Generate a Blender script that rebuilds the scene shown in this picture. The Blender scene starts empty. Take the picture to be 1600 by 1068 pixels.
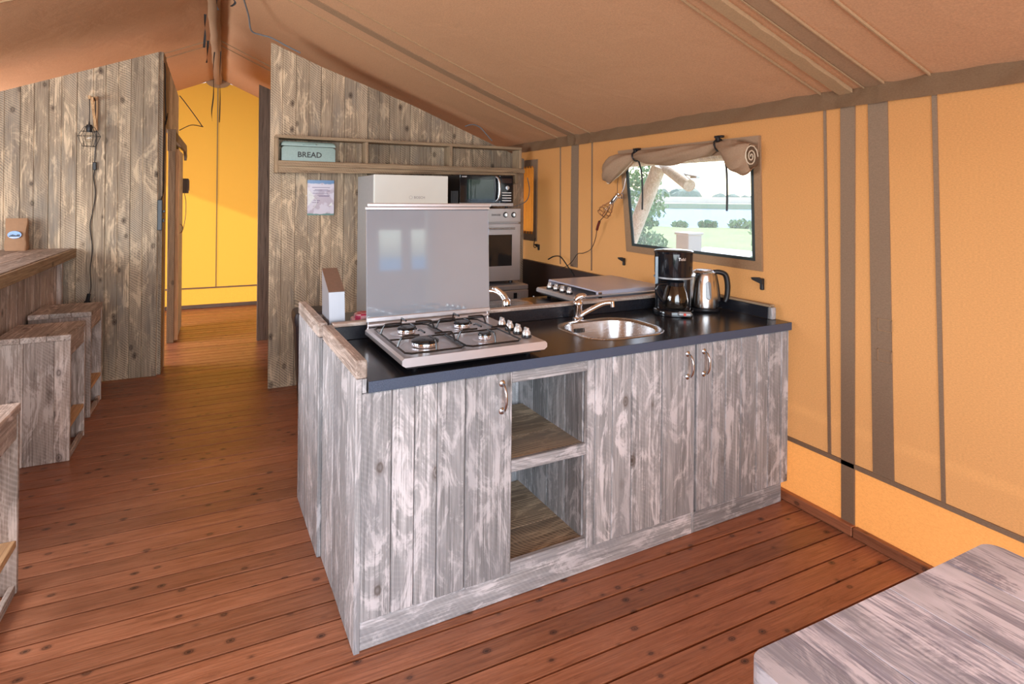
import bpy, bmesh, math, random
from mathutils import Vector, Matrix, noise
random.seed(7)
R = math.radians
sc = bpy.context.scene
COL = sc.collection

# ------------------------------------------------------------------ camera
cam = bpy.data.cameras.new('camera'); camo = bpy.data.objects.new('camera', cam); COL.objects.link(camo)
cam.sensor_width = 36.0; cam.sensor_fit = 'HORIZONTAL'
cam.lens = 910.0/1600*36; cam.shift_y = -226.2/1600; cam.clip_start = .05; cam.clip_end = 2000
yaw, roll = R(26.3), R(.6)
Fw = Vector((math.sin(yaw), math.cos(yaw), 0)); R0 = Vector((math.cos(yaw), -math.sin(yaw), 0)); U0 = Vector((0, 0, 1))
Rt = R0*math.cos(roll)+U0*math.sin(roll); Up = -R0*math.sin(roll)+U0*math.cos(roll)
camo.matrix_world = Matrix(((Rt.x, Up.x, -Fw.x, 0), (Rt.y, Up.y, -Fw.y, 0), (Rt.z, Up.z, -Fw.z, 1.485), (0, 0, 0, 1)))
sc.camera = camo

# ------------------------------------------------------------------ world, sun, daylight and fill lamps
world = bpy.data.worlds.new('world'); sc.world = world; world.use_nodes = True
wn = world.node_tree; wn.nodes.clear()
wo = wn.nodes.new('ShaderNodeOutputWorld'); wb = wn.nodes.new('ShaderNodeBackground'); sk = wn.nodes.new('ShaderNodeTexSky')
sk.sky_type = 'NISHITA'; sk.sun_disc = False; sk.sun_elevation = R(46); sk.sun_rotation = R(45)
sk.air_density = 1.0; sk.dust_density = 1.5; sk.ozone_density = 1.0
wb.inputs['Strength'].default_value = 0.40
wn.links.new(sk.outputs[0], wb.inputs[0]); wn.links.new(wb.outputs[0], wo.inputs[0])
def lamp(name, kind, loc, direction, energy, color, size=(1, 1)):
    l = bpy.data.lights.new(name, kind); l.energy = energy; l.color = color
    o = bpy.data.objects.new(name, l); COL.objects.link(o); o.location = loc
    o.rotation_euler = Vector(direction).to_track_quat('-Z', 'Y').to_euler()
    if kind == 'AREA': l.shape = 'RECTANGLE'; l.size, l.size_y = size
    if kind == 'SUN': l.angle = R(.8)
    return o
lamp('sun', 'SUN', (8, 10, 12), (-1, -1, -1.5), 4.0, (1, .95, .88))
lamp('daylight_fill_front', 'AREA', (-.2, -1.95, 1.5), (0, 1, -.02), 140, (.84, .91, 1), (3.6, 2.2))  # area lamp added at the open front to fill the interior
lamp('daylight_left_window', 'AREA', (-2.6, 2.9, 1.45), (1, .1, -.05), 80, (.86, .92, 1), (2.4, 1.1))
lamp('bedroom_area_lamp', 'AREA', (-2.5, 6.6, 1.4), (1, 0, -.1), 60, (.9, .92, 1), (1.4, 1.0))  # unseen lamp shining out through the bedroom opening; no window is modelled
lamp('rear_area_lamp', 'AREA', (2.3, 7.4, 1.4), (-1, 0, -.1), 16, (1, .95, .88), (1.0, 1.0))  # unseen area lamp in the rear space; no window is modelled there
vs = sc.view_settings
vs.view_transform = 'Standard'; vs.look = 'None'; vs.gamma = 1; vs.use_curve_mapping = False; vs.exposure = 0.62
sc.cycles.use_denoising = True
sc.cycles.max_bounces = 10; sc.cycles.diffuse_bounces = 6; sc.cycles.transparent_max_bounces = 12

# ------------------------------------------------------------------ node helpers
def mat(name):
    m = bpy.data.materials.new(name); m.use_nodes = True; nt = m.node_tree; nt.nodes.clear()
    out = nt.nodes.new('ShaderNodeOutputMaterial'); return m, nt, out
def N(nt, t, **kw):
    n = nt.nodes.new(t)
    for k, v in kw.items(): setattr(n, k, v)
    return n
def setin(n, **kw):
    for k, v in kw.items(): n.inputs[k.replace('_', ' ')].default_value = v
def ramp(nt, src, stops):
    r = N(nt, 'ShaderNodeValToRGB'); e = r.color_ramp.elements
    while len(e) < len(stops): e.new(.5)
    for i, (p, c) in enumerate(stops):
        e[i].position = p; e[i].color = (*c, 1) if len(c) == 3 else c
    nt.links.new(src, r.inputs[0]); return r
def mixc(nt, fac, a, b, mode='MIX'):
    m = N(nt, 'ShaderNodeMix', data_type='RGBA', blend_type=mode)
    for sock, v in ((m.inputs[0], fac), (m.inputs[6], a), (m.inputs[7], b)):
        if hasattr(v, 'is_linked') or isinstance(v, bpy.types.NodeSocket): nt.links.new(v, sock)
        elif isinstance(v, (int, float)): sock.default_value = v
        else: sock.default_value = (*v, 1)
    return m.outputs[2]
def mth(nt, op, a, b=None, clamp=False):
    m = N(nt, 'ShaderNodeMath', operation=op, use_clamp=clamp)
    for sock, v in ((m.inputs[0], a), (m.inputs[1], b)):
        if v is None: continue
        if isinstance(v, bpy.types.NodeSocket): nt.links.new(v, sock)
        else: sock.default_value = v
    return m.outputs[0]
def coords(nt, scale, rnd=True, rot=(0, 0, 0), base=None):
    if base is None:
        tc = N(nt, 'ShaderNodeTexCoord'); base = tc.outputs['Object']
        if rnd:
            oi = N(nt, 'ShaderNodeObjectInfo'); v = N(nt, 'ShaderNodeVectorMath', operation='SCALE'); v.inputs[0].default_value = (17.3, 31.7, 23.9)
            nt.links.new(oi.outputs['Random'], v.inputs['Scale'])
            a = N(nt, 'ShaderNodeVectorMath', operation='ADD'); nt.links.new(base, a.inputs[0]); nt.links.new(v.outputs[0], a.inputs[1]); base = a.outputs[0]
    mp = N(nt, 'ShaderNodeMapping'); mp.inputs['Scale'].default_value = scale; mp.inputs['Rotation'].default_value = rot
    nt.links.new(base, mp.inputs[0]); return mp.outputs[0], base
def noi(nt, vec, scale, detail=4, rough=.55, dist=0):
    n = N(nt, 'ShaderNodeTexNoise'); setin(n, Scale=scale, Detail=detail, Roughness=rough, Distortion=dist)
    nt.links.new(vec, n.inputs['Vector']); return n.outputs['Fac']
def bump(nt, h, strength, dist=.002):
    b = N(nt, 'ShaderNodeBump'); setin(b, Strength=strength, Distance=dist); nt.links.new(h, b.inputs['Height']); return b.outputs[0]

WC = {}
def wood(kind, ax):
    key = kind+'_'+'xyz'[ax]
    if key in WC: return WC[key]
    P = {  # dark, mid, light, wash colour, wash amount, saw, rough, knot, knotprob
     'island': ((.185, .185, .188), (.31, .308, .312), (.45, .44, .445), (.68, .65, .66), .50, .12, .6, (.09, .065, .05), .62),
     'wall':   ((.11, .078, .05), (.27, .20, .135), (.42, .325, .22), (.66, .50, .33), .53, 1.0, .65, (.05, .028, .017), .12),
     'shelfw': ((.16, .105, .06), (.31, .215, .13), (.44, .315, .19), (.56, .43, .28), .66, .3, .65, (.08, .05, .03), .85),
     'stool':  ((.19, .135, .105), (.38, .295, .245), (.54, .43, .36), (.70, .59, .52), .50, .35, .6, (.08, .05, .04), .45),
     'table':  ((.20, .19, .25), (.36, .345, .41), (.48, .45, .51), (.82, .76, .81), .46, .0, .5, (.12, .09, .08), .75),  # violet-blue cast puts the cool sky light into the wood colour
     'dark':   ((.08, .055, .04), (.16, .115, .085), (.22, .16, .12), (.28, .21, .16), .75, .3, .65, (.04, .025, .02), .80),
     'floor':  ((.13, .040, .016), (.30, .110, .052), (.38, .152, .078), (.47, .24, .14), .80, .0, .36, (.03, .012, .008), .10),
     'pole':   ((.38, .30, .22), (.55, .45, .34), (.62, .52, .42), (.7, .62, .52), .5, .0, .6, (.2, .13, .08), .90),
     'raw':    ((.38, .20, .09), (.58, .34, .17), (.66, .42, .22), (.7, .5, .3), .8, .0, .6, (.3, .15, .07), .95),
    }[kind]
    dark, mid, lite, wash, wamt, saw, rgh, kn, kp = P
    m, nt, out = mat('wood_'+key)
    def S(al, ac): s = [ac, ac, ac]; s[ax] = al; return tuple(s)
    gv, base = coords(nt, S(*{'floor': (2.4, 22), 'table': (.7, 24), 'island': (.9, 24)}.get(kind, (1.3, 26))))
    g = noi(nt, gv, 2.2, 9, .70, .8)
    c = ramp(nt, g, [(.22, dark), (.42, mid), (.62, lite)] if kind == 'floor' else [(.24, dark), (.46, mid), (.70, lite)] if kind == 'wall' else [(.32, dark), (.47, mid), (.64, lite)]).outputs[0]
    fv, _ = coords(nt, S(3, 160), base=base); fg = noi(nt, fv, 1.0, 3, .6)
    c = mixc(nt, .55, c, mixc(nt, 1.0, c, ramp(nt, fg, [(.35, (.62, .6, .58)), (.6, (1.15, 1.15, 1.15))]).outputs[0], 'MULTIPLY'))
    pv, _ = coords(nt, S(*{'table': (2.0, 6.5), 'floor': (7, 16), 'wall': (2.4, 6.5), 'island': (3.2, 7.5)}.get(kind, (3.0, 10))), base=base); p = noi(nt, pv, 1.3, 10, .70, 1.6)
    p2 = mth(nt, 'ADD', p, mth(nt, 'MULTIPLY', mth(nt, 'SUBTRACT', fg, .5), .34))
    pm = ramp(nt, p2, [(wamt, (0, 0, 0)), (min(wamt+.10, .99), (.85, .85, .85))]).outputs[0]
    if kind != 'floor':
        c = mixc(nt, pm, c, wash)
    # grey / blue weathering clouds
    wv, _ = coords(nt, S(.9, 3.0), base=base); w = noi(nt, wv, 1.7, 4, .6, .5)
    if kind in ('island', 'table'):
        c = mixc(nt, ramp(nt, w, [(.45, (0, 0, 0)), (.62, (.5, .5, .5))]).outputs[0], c, (.27, .27, .285))
    elif kind in ('wall', 'stool'):
        c = mixc(nt, ramp(nt, w, [(.48, (0, 0, 0)), (.66, (.55, .55, .55))]).outputs[0], c, (.21, .185, .155))
    elif kind == 'floor':
        c = mixc(nt, ramp(nt, p2, [(.60, (0, 0, 0)), (.76, (.6, .6, .6))]).outputs[0], c, (.10, .035, .016))
    # saw marks: gently curved cross-grain arcs
    if saw:
        lv, _ = coords(nt, S(1.5, 2.5), base=base); warp = noi(nt, lv, 1.2, 2, .5)
        dt = N(nt, 'ShaderNodeVectorMath', operation='DOT_PRODUCT'); dt.inputs[1].default_value = S(330, 235); nt.links.new(base, dt.inputs[0])
        ph = mth(nt, 'ADD', dt.outputs['Value'], mth(nt, 'MULTIPLY', warp, 60)); sn = mth(nt, 'POWER', mth(nt, 'ADD', mth(nt, 'MULTIPLY', mth(nt, 'SINE', ph), .5), .5), 2.0)
        mk, _ = coords(nt, S(1.1, 3.5), base=base); mm = noi(nt, mk, 1.0, 3, .5, .4)
        mmr = ramp(nt, mm, [(.42, (0, 0, 0)), (.55, (1, 1, 1))]).outputs[0]
        sf = mth(nt, 'MULTIPLY', mth(nt, 'MULTIPLY', sn, mmr), saw*.6)
        c = mixc(nt, sf, c, wash)
    # knots
    kv, _ = coords(nt, S(*((9, 13) if kind == 'floor' else (5.5, 9))), base=base)
    vo = N(nt, 'ShaderNodeTexVoronoi', feature='F1'); setin(vo, Scale=1.0, Randomness=1.0); nt.links.new(kv, vo.inputs['Vector'])
    sep = N(nt, 'ShaderNodeSeparateColor'); nt.links.new(vo.outputs['Color'], sep.inputs[0])
    on = mth(nt, 'GREATER_THAN', sep.outputs[0], kp)
    dd = mth(nt, 'ADD', vo.outputs['Distance'], mth(nt, 'MULTIPLY', fg, .05))
    kr = ramp(nt, dd, [(.0, (.85, .85, .85)), (.07, (.95, .95, .95)), (.105, (.45, .45, .45)), (.135, (.8, .8, .8)), (.165, (.3, .3, .3)), (.24, (0, 0, 0))]).outputs[0]
    km = mth(nt, 'MULTIPLY', on, kr)
    c = mixc(nt, km, c, kn)
    # tone per plank
    oi = N(nt, 'ShaderNodeObjectInfo'); tn = N(nt, 'ShaderNodeHueSaturation')
    mr = N(nt, 'ShaderNodeMapRange'); setin(mr, To_Min=.80 if kind == 'floor' else .80, To_Max=1.14 if kind == 'floor' else 1.18); nt.links.new(oi.outputs['Random'], mr.inputs[0])
    nt.links.new(mr.outputs[0], tn.inputs['Value']); nt.links.new(c, tn.inputs['Color']); c = tn.outputs[0]
    b = N(nt, 'ShaderNodeBsdfPrincipled'); nt.links.new(c, b.inputs['Base Color'])
    rr = ramp(nt, p, [(.3, (rgh-.08,)*3), (.7, (rgh+.1,)*3)]).outputs[0]; nt.links.new(rr, b.inputs['Roughness'])
    b.inputs['Specular IOR Level'].default_value = .5 if kind == 'floor' else .35
    h = mth(nt, 'ADD', g, mth(nt, 'MULTIPLY', fg, .6))
    nt.links.new(bump(nt, h, .35, .0015), b.inputs['Normal'])
    nt.links.new(b.outputs[0], out.inputs[0]); WC[key] = m; return m

def plain(name, col, rough=.5, metal=0, spec=.5, bumps=0, bscale=80, **kw):
    m, nt, out = mat(name); b = N(nt, 'ShaderNodeBsdfPrincipled')
    v, _ = coords(nt, (1, 1, 1), rnd=False); f = noi(nt, v, bscale, 3)
    c = mixc(nt, 1.0, col, ramp(nt, f, [(.3, (.93,)*3), (.7, (1.06,)*3)]).outputs[0], 'MULTIPLY')
    nt.links.new(c, b.inputs['Base Color']); b.inputs['Roughness'].default_value = rough; b.inputs['Metallic'].default_value = metal
    b.inputs['Specular IOR Level'].default_value = spec
    for k, x in kw.items(): b.inputs[k.replace('_', ' ')].default_value = x
    if bumps: nt.links.new(bump(nt, f, bumps), b.inputs['Normal'])
    nt.links.new(b.outputs[0], out.inputs[0]); return m
def brushed(name, col, rough=.28, ax=0, metal=1.0):
    m, nt, out = mat(name); b = N(nt, 'ShaderNodeBsdfPrincipled'); s = [220, 220, 220]; s[ax] = 3
    v, _ = coords(nt, tuple(s), rnd=False); f = noi(nt, v, 1, 3)
    nt.links.new(mixc(nt, 1.0, col, ramp(nt, f, [(.3, (.97,)*3), (.7, (1.02,)*3)]).outputs[0], 'MULTIPLY'), b.inputs['Base Color'])
    b.inputs['Metallic'].default_value = metal
    nt.links.new(ramp(nt, f, [(.3, (rough*.92,)*3), (.7, (rough*1.08,)*3)]).outputs[0], b.inputs['Roughness'])
    nt.links.new(b.outputs[0], out.inputs[0]); return m
def canvas(name, col, trans_col, tfac, bumps=.25, wrinkle=.4, emit=None):
    m, nt, out = mat(name)
    v, b0 = coords(nt, (1, 1, 1), rnd=False)
    wv = noi(nt, coords(nt, (1, 1, 2.4), base=b0)[0], 110, 3, .8); big = noi(nt, coords(nt, (1.5, 1.5, .6), base=b0)[0], 2.2, 4, .5, .6)
    wr = ramp(nt, wv, [(.3, (.86,)*3), (.7, (1.12,)*3)]).outputs[0]
    d = N(nt, 'ShaderNodeBsdfDiffuse'); nt.links.new(mixc(nt, 1.0, col, wr, 'MULTIPLY'), d.inputs[0])
    t = N(nt, 'ShaderNodeBsdfTranslucent'); nt.links.new(mixc(nt, 1.0, trans_col, wr, 'MULTIPLY'), t.inputs[0])
    h = mth(nt, 'ADD', mth(nt, 'MULTIPLY', wv, .04*bumps), mth(nt, 'MULTIPLY', big, wrinkle))
    bn = bump(nt, h, .5, .02); nt.links.new(bn, d.inputs['Normal'])
    mx = N(nt, 'ShaderNodeMixShader'); mx.inputs[0].default_value = tfac
    nt.links.new(d.outputs[0], mx.inputs[1]); nt.links.new(t.outputs[0], mx.inputs[2]); nt.links.new(mx.outputs[0], out.inputs[0]); return m
def glass(name, tint=(1, 1, 1), haze=.06, gloss=.10, rough=.02):
    m, nt, out = mat(name); tr = N(nt, 'ShaderNodeBsdfTransparent'); tr.inputs[0].default_value = (*tint, 1)
    g = N(nt, 'ShaderNodeBsdfGlossy'); g.inputs['Roughness'].default_value = rough
    d = N(nt, 'ShaderNodeBsdfTranslucent'); d.inputs[0].default_value = (.9, .93, .95, 1)
    lw = N(nt, 'ShaderNodeLayerWeight'); fr5 = mth(nt, 'ADD', mth(nt, 'MULTIPLY', mth(nt, 'POWER', lw.outputs['Facing'], 5.0), .9), .04)
    a = N(nt, 'ShaderNodeMixShader'); a.inputs[0].default_value = haze
    nt.links.new(tr.outputs[0], a.inputs[1]); nt.links.new(d.outputs[0], a.inputs[2])
    b = N(nt, 'ShaderNodeMixShader'); nt.links.new(mth(nt, 'MULTIPLY', fr5, gloss*10, True), b.inputs[0])
    nt.links.new(a.outputs[0], b.inputs[1]); nt.links.new(g.outputs[0], b.inputs[2]); nt.links.new(b.outputs[0], out.inputs[0]); return m

M = {}
M['canvas'] = canvas('orange_canvas', (.61, .29, .115), (.62, .30, .105), .30)
M['canvas_back'] = canvas('yellow_canvas', (.78, .37, .08), (.86, .40, .045), .38)
M['skirt'] = canvas('orange_skirt', (.70, .30, .10), (.66, .28, .075), .32)
M['roof'] = canvas('brown_roof_canvas', (.57, .32, .18), (.9, .45, .25), .10, wrinkle=.8)
M['trim'] = canvas('brown_trim_canvas', (.36, .225, .13), (.4, .25, .12), .08, wrinkle=.5)
M['strip'] = canvas('brown_strip_canvas', (.28, .19, .125), (.5, .33, .2), .12, wrinkle=.1)
M['blind'] = canvas('brown_blind_canvas', (.36, .235, .15), (.6, .35, .15), .12, wrinkle=.3)
M['hem'] = plain('cream_hem', (.62, .52, .38), .8)
M['fly'] = plain('tan_fly_roof', (.55, .45, .33), .8)
M['black'] = plain('black_plastic', (.012, .012, .014), .35)
M['blackmatte'] = plain('black_matte_metal', (.018, .017, .018), .55)
M['enamel'] = plain('black_enamel', (.008, .008, .009), .22)
M['gloss'] = plain('gloss_black_plastic', (.008, .009, .012), .08)
M['cord'] = plain('black_cord', (.015, .013, .013), .6)
M['greycord'] = plain('grey_cable', (.16, .17, .18), .5)
M['chrome'] = plain('chrome', (.85, .85, .87), .06, 1)
M['nickel'] = plain('worn_nickel', (.58, .59, .62), .22, 1)
M['steel'] = brushed('brushed_steel', (.62, .61, .61), .26, 0)
M['steel_app'] = plain('appliance_steel', (.50, .48, .485), .42, .85, bscale=3)
M['lid_pale'] = plain('pale_lavender_lid', (.46, .46, .55), .28, .2, bscale=2)
M['steel_hob'] = plain('satin_hob_steel', (.66, .66, .69), .36, .75, bscale=3)
M['steel_v'] = brushed('brushed_steel_upright', (.42, .43, .47), .45, 2, .7)
M['lid'] = plain('grey_lid', (.25, .28, .32), .06, 0, 1.0, bscale=2, Coat_Weight=1.0, Coat_Roughness=.03)
M['fridge'] = plain('fridge_grey_side', (.36, .35, .34), .5)
M['fridge_door'] = plain('fridge_pale_door', (.80, .83, .78), .2, .1, bscale=2)
M['darkglass'] = plain('dark_oven_glass', (.02, .017, .016), .04)
M['mint'] = plain('mint_enamel', (.27, .38, .35), .35)
M['ink'] = plain('dark_ink', (.035, .04, .04), .6)
M['badge'] = plain('grey_badge', (.35, .36, .37), .4, .4)
M['white'] = plain('white_plastic', (.75, .75, .74), .35)
M['pearl'] = plain('silver_knob', (.70, .69, .68), .25, .6)
M['red'] = plain('red_switch', (.7, .06, .03), .35)
M['pink'] = None
M['glass'] = glass('window_film', (.97, .98, 1), .10, .10)
M['clear'] = glass('clear_glass', (.93, .93, .92), .01, .16)
M['smoke'] = glass('jug_glass', (.55, .5, .46), .01, .20)
M['kraft'] = plain('kraft_paper', (.34, .185, .095), .75, bumps=.5, bscale=30)
M['lake'] = plain('lake_water', (.07, .20, .36), .6, spec=.1)
M['leaf'] = plain('foliage', (.16, .30, .09), .6)
M['leaf2'] = plain('pale_foliage', (.30, .42, .16), .6)
M['bark'] = plain('bark', (.16, .11, .08), .8)
M['sand'] = plain('sand', (.95, .80, .68), .9)
M['path'] = plain('pale_gravel', (.74, .72, .70), .9)
M['orangeledge'] = plain('bulb_glass', (.9, .8, .6), .1)

def grassmat():
    m, nt, out = mat('grass'); b = N(nt, 'ShaderNodeBsdfPrincipled'); v, _ = coords(nt, (1, 1, 1), rnd=False)
    a = noi(nt, v, .6, 8, .7); f = noi(nt, v, 14, 4, .7)
    c = ramp(nt, a, [(.35, (.10, .17, .03)), (.5, (.17, .25, .05)), (.65, (.27, .31, .10))]).outputs[0]
    c = mixc(nt, .5, c, ramp(nt, f, [(.35, (.07, .12, .02)), (.65, (.28, .33, .12))]).outputs[0])
    nt.links.new(c, b.inputs['Base Color']); b.inputs['Roughness'].default_value = .9; nt.links.new(b.outputs[0], out.inputs[0]); return m
M['grass'] = grassmat()
def worktopmat(name, edge):
    m, nt, out = mat(name); b = N(nt, 'ShaderNodeBsdfPrincipled'); v, _ = coords(nt, (1, 1, 1), rnd=False)
    s = noi(nt, v, 420, 2, .8)
    c = ramp(nt, s, [(.5, (.045, .065, .11) if edge else (.012, .013, .018)), (.72, (.15, .19, .27) if edge else (.035, .035, .04))]).outputs[0]  # edge copy: same speckle, with cool light put into its paler blue
    nt.links.new(c, b.inputs['Base Color']); b.inputs['Roughness'].default_value = .42 if edge else .22
    b.inputs['Specular IOR Level'].default_value = .5
    nt.links.new(bump(nt, s, .06, .0005), b.inputs['Normal']); nt.links.new(b.outputs[0], out.inputs[0]); return m
M['worktop'] = worktopmat('dark_worktop', False); M['wedge'] = worktopmat('speckled_edge_cool_tint', True)
def papermat():
    m, nt, out = mat('laminated_notice'); b = N(nt, 'ShaderNodeBsdfPrincipled')
    tc = N(nt, 'ShaderNodeTexCoord'); uv = N(nt, 'ShaderNodeSeparateXYZ'); nt.links.new(tc.outputs['Generated'], uv.inputs[0])
    z = uv.outputs[2]; x = uv.outputs[0]
    w = N(nt, 'ShaderNodeTexNoise'); setin(w, Scale=3.2, Detail=2); nt.links.new(tc.outputs['Generated'], w.inputs['Vector'])
    body = mixc(nt, ramp(nt, w.outputs['Fac'], [(.45, (0,)*3), (.52, (1,)*3)]).outputs[0], (.52, .45, .52), (.66, .62, .70))
    top = ramp(nt, mth(nt, 'ADD', z, mth(nt, 'MULTIPLY', w.outputs['Fac'], .12)), [(.955, (0,)*3), (.975, (1,)*3)]).outputs[0]
    body = mixc(nt, top, body, (.12, .25, .45))
    bot = ramp(nt, mth(nt, 'ADD', z, mth(nt, 'MULTIPLY', w.outputs['Fac'], .10)), [(.085, (1,)*3), (.11, (0,)*3)]).outputs[0]
    body = mixc(nt, bot, body, (.16, .30, .27))
    nt.links.new(body, b.inputs['Base Color']); b.inputs['Roughness'].default_value = .2; nt.links.new(b.outputs[0], out.inputs[0]); return m
M['notice'] = papermat()
def towelmat():
    m, nt, out = mat('pink_check_cloth'); b = N(nt, 'ShaderNodeBsdfPrincipled'); v, b0 = coords(nt, (1, 1, 1), rnd=False, rot=(0, 0, .3))
    ck = N(nt, 'ShaderNodeTexChecker'); setin(ck, Scale=42); ck.inputs[1].default_value = (.62, .06, .14, 1); ck.inputs[2].default_value = (.85, .45, .50, 1)
    nt.links.new(v, ck.inputs[0]); n = noi(nt, v, 22, 3)
    nt.links.new(mixc(nt, ramp(nt, n, [(.5, (0,)*3), (.56, (.8,)*3)]).outputs[0], ck.outputs[0], (.9, .75, .76)), b.inputs['Base Color'])
    b.inputs['Roughness'].default_value = .9; nt.links.new(b.outputs[0], out.inputs[0]); return m
M['pink'] = towelmat()

# ------------------------------------------------------------------ object helpers
class Frame:
    def __init__(s, o=(0, 0, 0), a=0): s.o = Vector(o); s.a = a; s.m = Matrix.Translation(s.o) @ Matrix.Rotation(a, 4, 'Z')
W0 = Frame(); ISL = Frame((.388, 1.906, 0), R(1.8))
class Thing:
    def __init__(s, name, loc, frame=W0, label=None, cat=None, group=None, kind=None, rz=0):
        s.f = frame; s.loc = Vector(loc); s.rz = rz
        s.o = bpy.data.objects.new(name, None); s.o.empty_display_size = .1; COL.objects.link(s.o)
        s.o.location = frame.m @ s.loc; s.o.rotation_euler = (0, 0, frame.a + rz)
        if label: s.o['label'] = label
        if cat: s.o['category'] = cat
        if group: s.o['group'] = group
        if kind: s.o['kind'] = kind
        s.inv = Matrix.Rotation(-rz, 4, 'Z') @ Matrix.Translation(-s.loc)
    def part(s, name, bm, m, parent=None, label=None, smooth=False, kind=None):
        bm.transform(s.inv)
        o = mkobj(name, bm, m, smooth); o.parent = parent or s.o
        if label: o['label'] = label
        if kind: o['kind'] = kind
        return o
def mkobj(name, bm, m, smooth=False):
    bmesh.ops.recalc_face_normals(bm, faces=bm.faces[:]) if not getattr(bm, '_keep', False) else None
    me = bpy.data.meshes.new(name); bm.to_mesh(me); bm.free()
    for mm in (m if isinstance(m, (list, tuple)) else [m]): me.materials.append(mm)
    if smooth:
        for p in me.polygons: p.use_smooth = True
        try: me.set_sharp_from_angle(angle=R(38))
        except Exception: pass
    o = bpy.data.objects.new(name, me); COL.objects.link(o); return o
def solo(name, bm, m, label=None, cat=None, group=None, kind=None, smooth=False, frame=W0, loc=None):
    loc = Vector(loc or (0, 0, 0)); bm.transform(Matrix.Translation(-loc))
    o = mkobj(name, bm, m, smooth); o.location = frame.m @ loc; o.rotation_euler = (0, 0, frame.a)
    for k, v in (('label', label), ('category', cat), ('group', group), ('kind', kind)):
        if v: o[k] = v
    return o
def B(): return bmesh.new()
def box(bm, x0, x1, y0, y1, z0, z1, bev=0, seg=1, mi=0):
    t = bmesh.new(); vs_ = [t.verts.new((x, y, z)) for x in (x0, x1) for y in (y0, y1) for z in (z0, z1)]
    for f in ((0, 1, 3, 2), (4, 6, 7, 5), (0, 4, 5, 1), (2, 3, 7, 6), (0, 2, 6, 4), (1, 5, 7, 3)): t.faces.new([vs_[i] for i in f])
    if bev: bmesh.ops.bevel(t, geom=t.edges[:], offset=bev, segments=seg, affect='EDGES', profile=.5)
    for f in t.faces: f.material_index = mi
    merge(bm, t); return bm
def merge(bm, t, mx=None):
    if mx is not None: t.transform(mx)
    mp = {v: bm.verts.new(v.co) for v in t.verts}
    for f in t.faces:
        try:
            nf = bm.faces.new([mp[v] for v in f.verts]); nf.material_index = f.material_index
        except ValueError: pass
    t.free(); return bm
def hexa(bm, p):  # eight corners: bottom 4 ccw, top 4 ccw
    v = [bm.verts.new(q) for q in p]
    for f in ((3, 2, 1, 0), (4, 5, 6, 7), (0, 1, 5, 4), (1, 2, 6, 5), (2, 3, 7, 6), (3, 0, 4, 7)): bm.faces.new([v[i] for i in f])
    return bm
def prism(bm, pts, axis, c0, c1, mi=0):
    """extrude polygon pts along axis; c0/c1 numbers or functions of the point"""
    def mk(p, c):
        c = c(p) if callable(c) else c
        return {0: (c, p[0], p[1]), 1: (p[0], c, p[1]), 2: (p[0], p[1], c)}[axis]
    a = [bm.verts.new(mk(p, c0)) for p in pts]; b = [bm.verts.new(mk(p, c1)) for p in pts]; n = len(pts)
    for f in ([a[::-1], b] + [[a[i], a[(i+1) % n], b[(i+1) % n], b[i]] for i in range(n)]):
        bm.faces.new(f).material_index = mi
    return bm
def tube(bm, pts, r, n=8, cap=True, closed=False):
    pts = [Vector(p) for p in pts]; rings = []; L = len(pts)
    rr = r if isinstance(r, (list, tuple)) else [r]*L
    prev = None
    for i, p in enumerate(pts):
        if closed: d = pts[(i+1) % L]-pts[i-1]
        else: d = pts[min(i+1, L-1)]-pts[max(i-1, 0)]
        d.normalize()
        if prev is None:
            a = Vector((0, 0, 1)) if abs(d.z) < .9 else Vector((1, 0, 0)); u = d.cross(a).normalized()
        else:
            u = (prev - d*prev.dot(d)).normalized()
        prev = u; w = d.cross(u)
        rings.append([bm.verts.new(p + (u*math.cos(2*math.pi*k/n)+w*math.sin(2*math.pi*k/n))*rr[i]) for k in range(n)])
    for i in range(L if closed else L-1):
        a, b = rings[i], rings[(i+1) % L]
        for k in range(n): bm.faces.new((a[k], a[(k+1) % n], b[(k+1) % n], b[k]))
    if cap and not closed: bm.faces.new(rings[0][::-1]); bm.faces.new(rings[-1])
    return bm
def lathe(bm, prof, c=(0, 0, 0), n=24, sx=1, sy=1, axis='z', a0=0):
    c = Vector(c); rings = []
    for r, h in prof:
        if r < 1e-5: rings.append([bm.verts.new(_ax(c, 0, 0, h, axis))]); continue
        rings.append([bm.verts.new(_ax(c, r*sx*math.cos(a0+2*math.pi*k/n), r*sy*math.sin(a0+2*math.pi*k/n), h, axis)) for k in range(n)])
    for a, b in zip(rings, rings[1:]):
        if len(a) == 1 and len(b) == 1: continue
        if len(a) == 1:
            for k in range(n): bm.faces.new((a[0], b[k], b[(k+1) % n]))
        elif len(b) == 1:
            for k in range(n): bm.faces.new((a[k], a[(k+1) % n], b[0]))
        else:
            for k in range(n): bm.faces.new((a[k], a[(k+1) % n], b[(k+1) % n], b[k]))
    return bm
def _ax(c, x, y, h, axis):
    return c + (Vector((x, y, h)) if axis == 'z' else Vector((x, h, y)) if axis == 'y' else Vector((h, x, y)))
def spline(pts, k=6):
    P = [Vector(p) for p in pts]; out = []
    for i in range(len(P)-1):
        p0, p1, p2, p3 = P[max(i-1, 0)], P[i], P[i+1], P[min(i+2, len(P)-1)]
        for j in range(k):
            t = j/k
            out.append(.5*((2*p1)+(-p0+p2)*t+(2*p0-5*p1+4*p2-p3)*t*t+(-p0+3*p1-3*p2+p3)*t**3))
    out.append(P[-1]); return out
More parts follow.
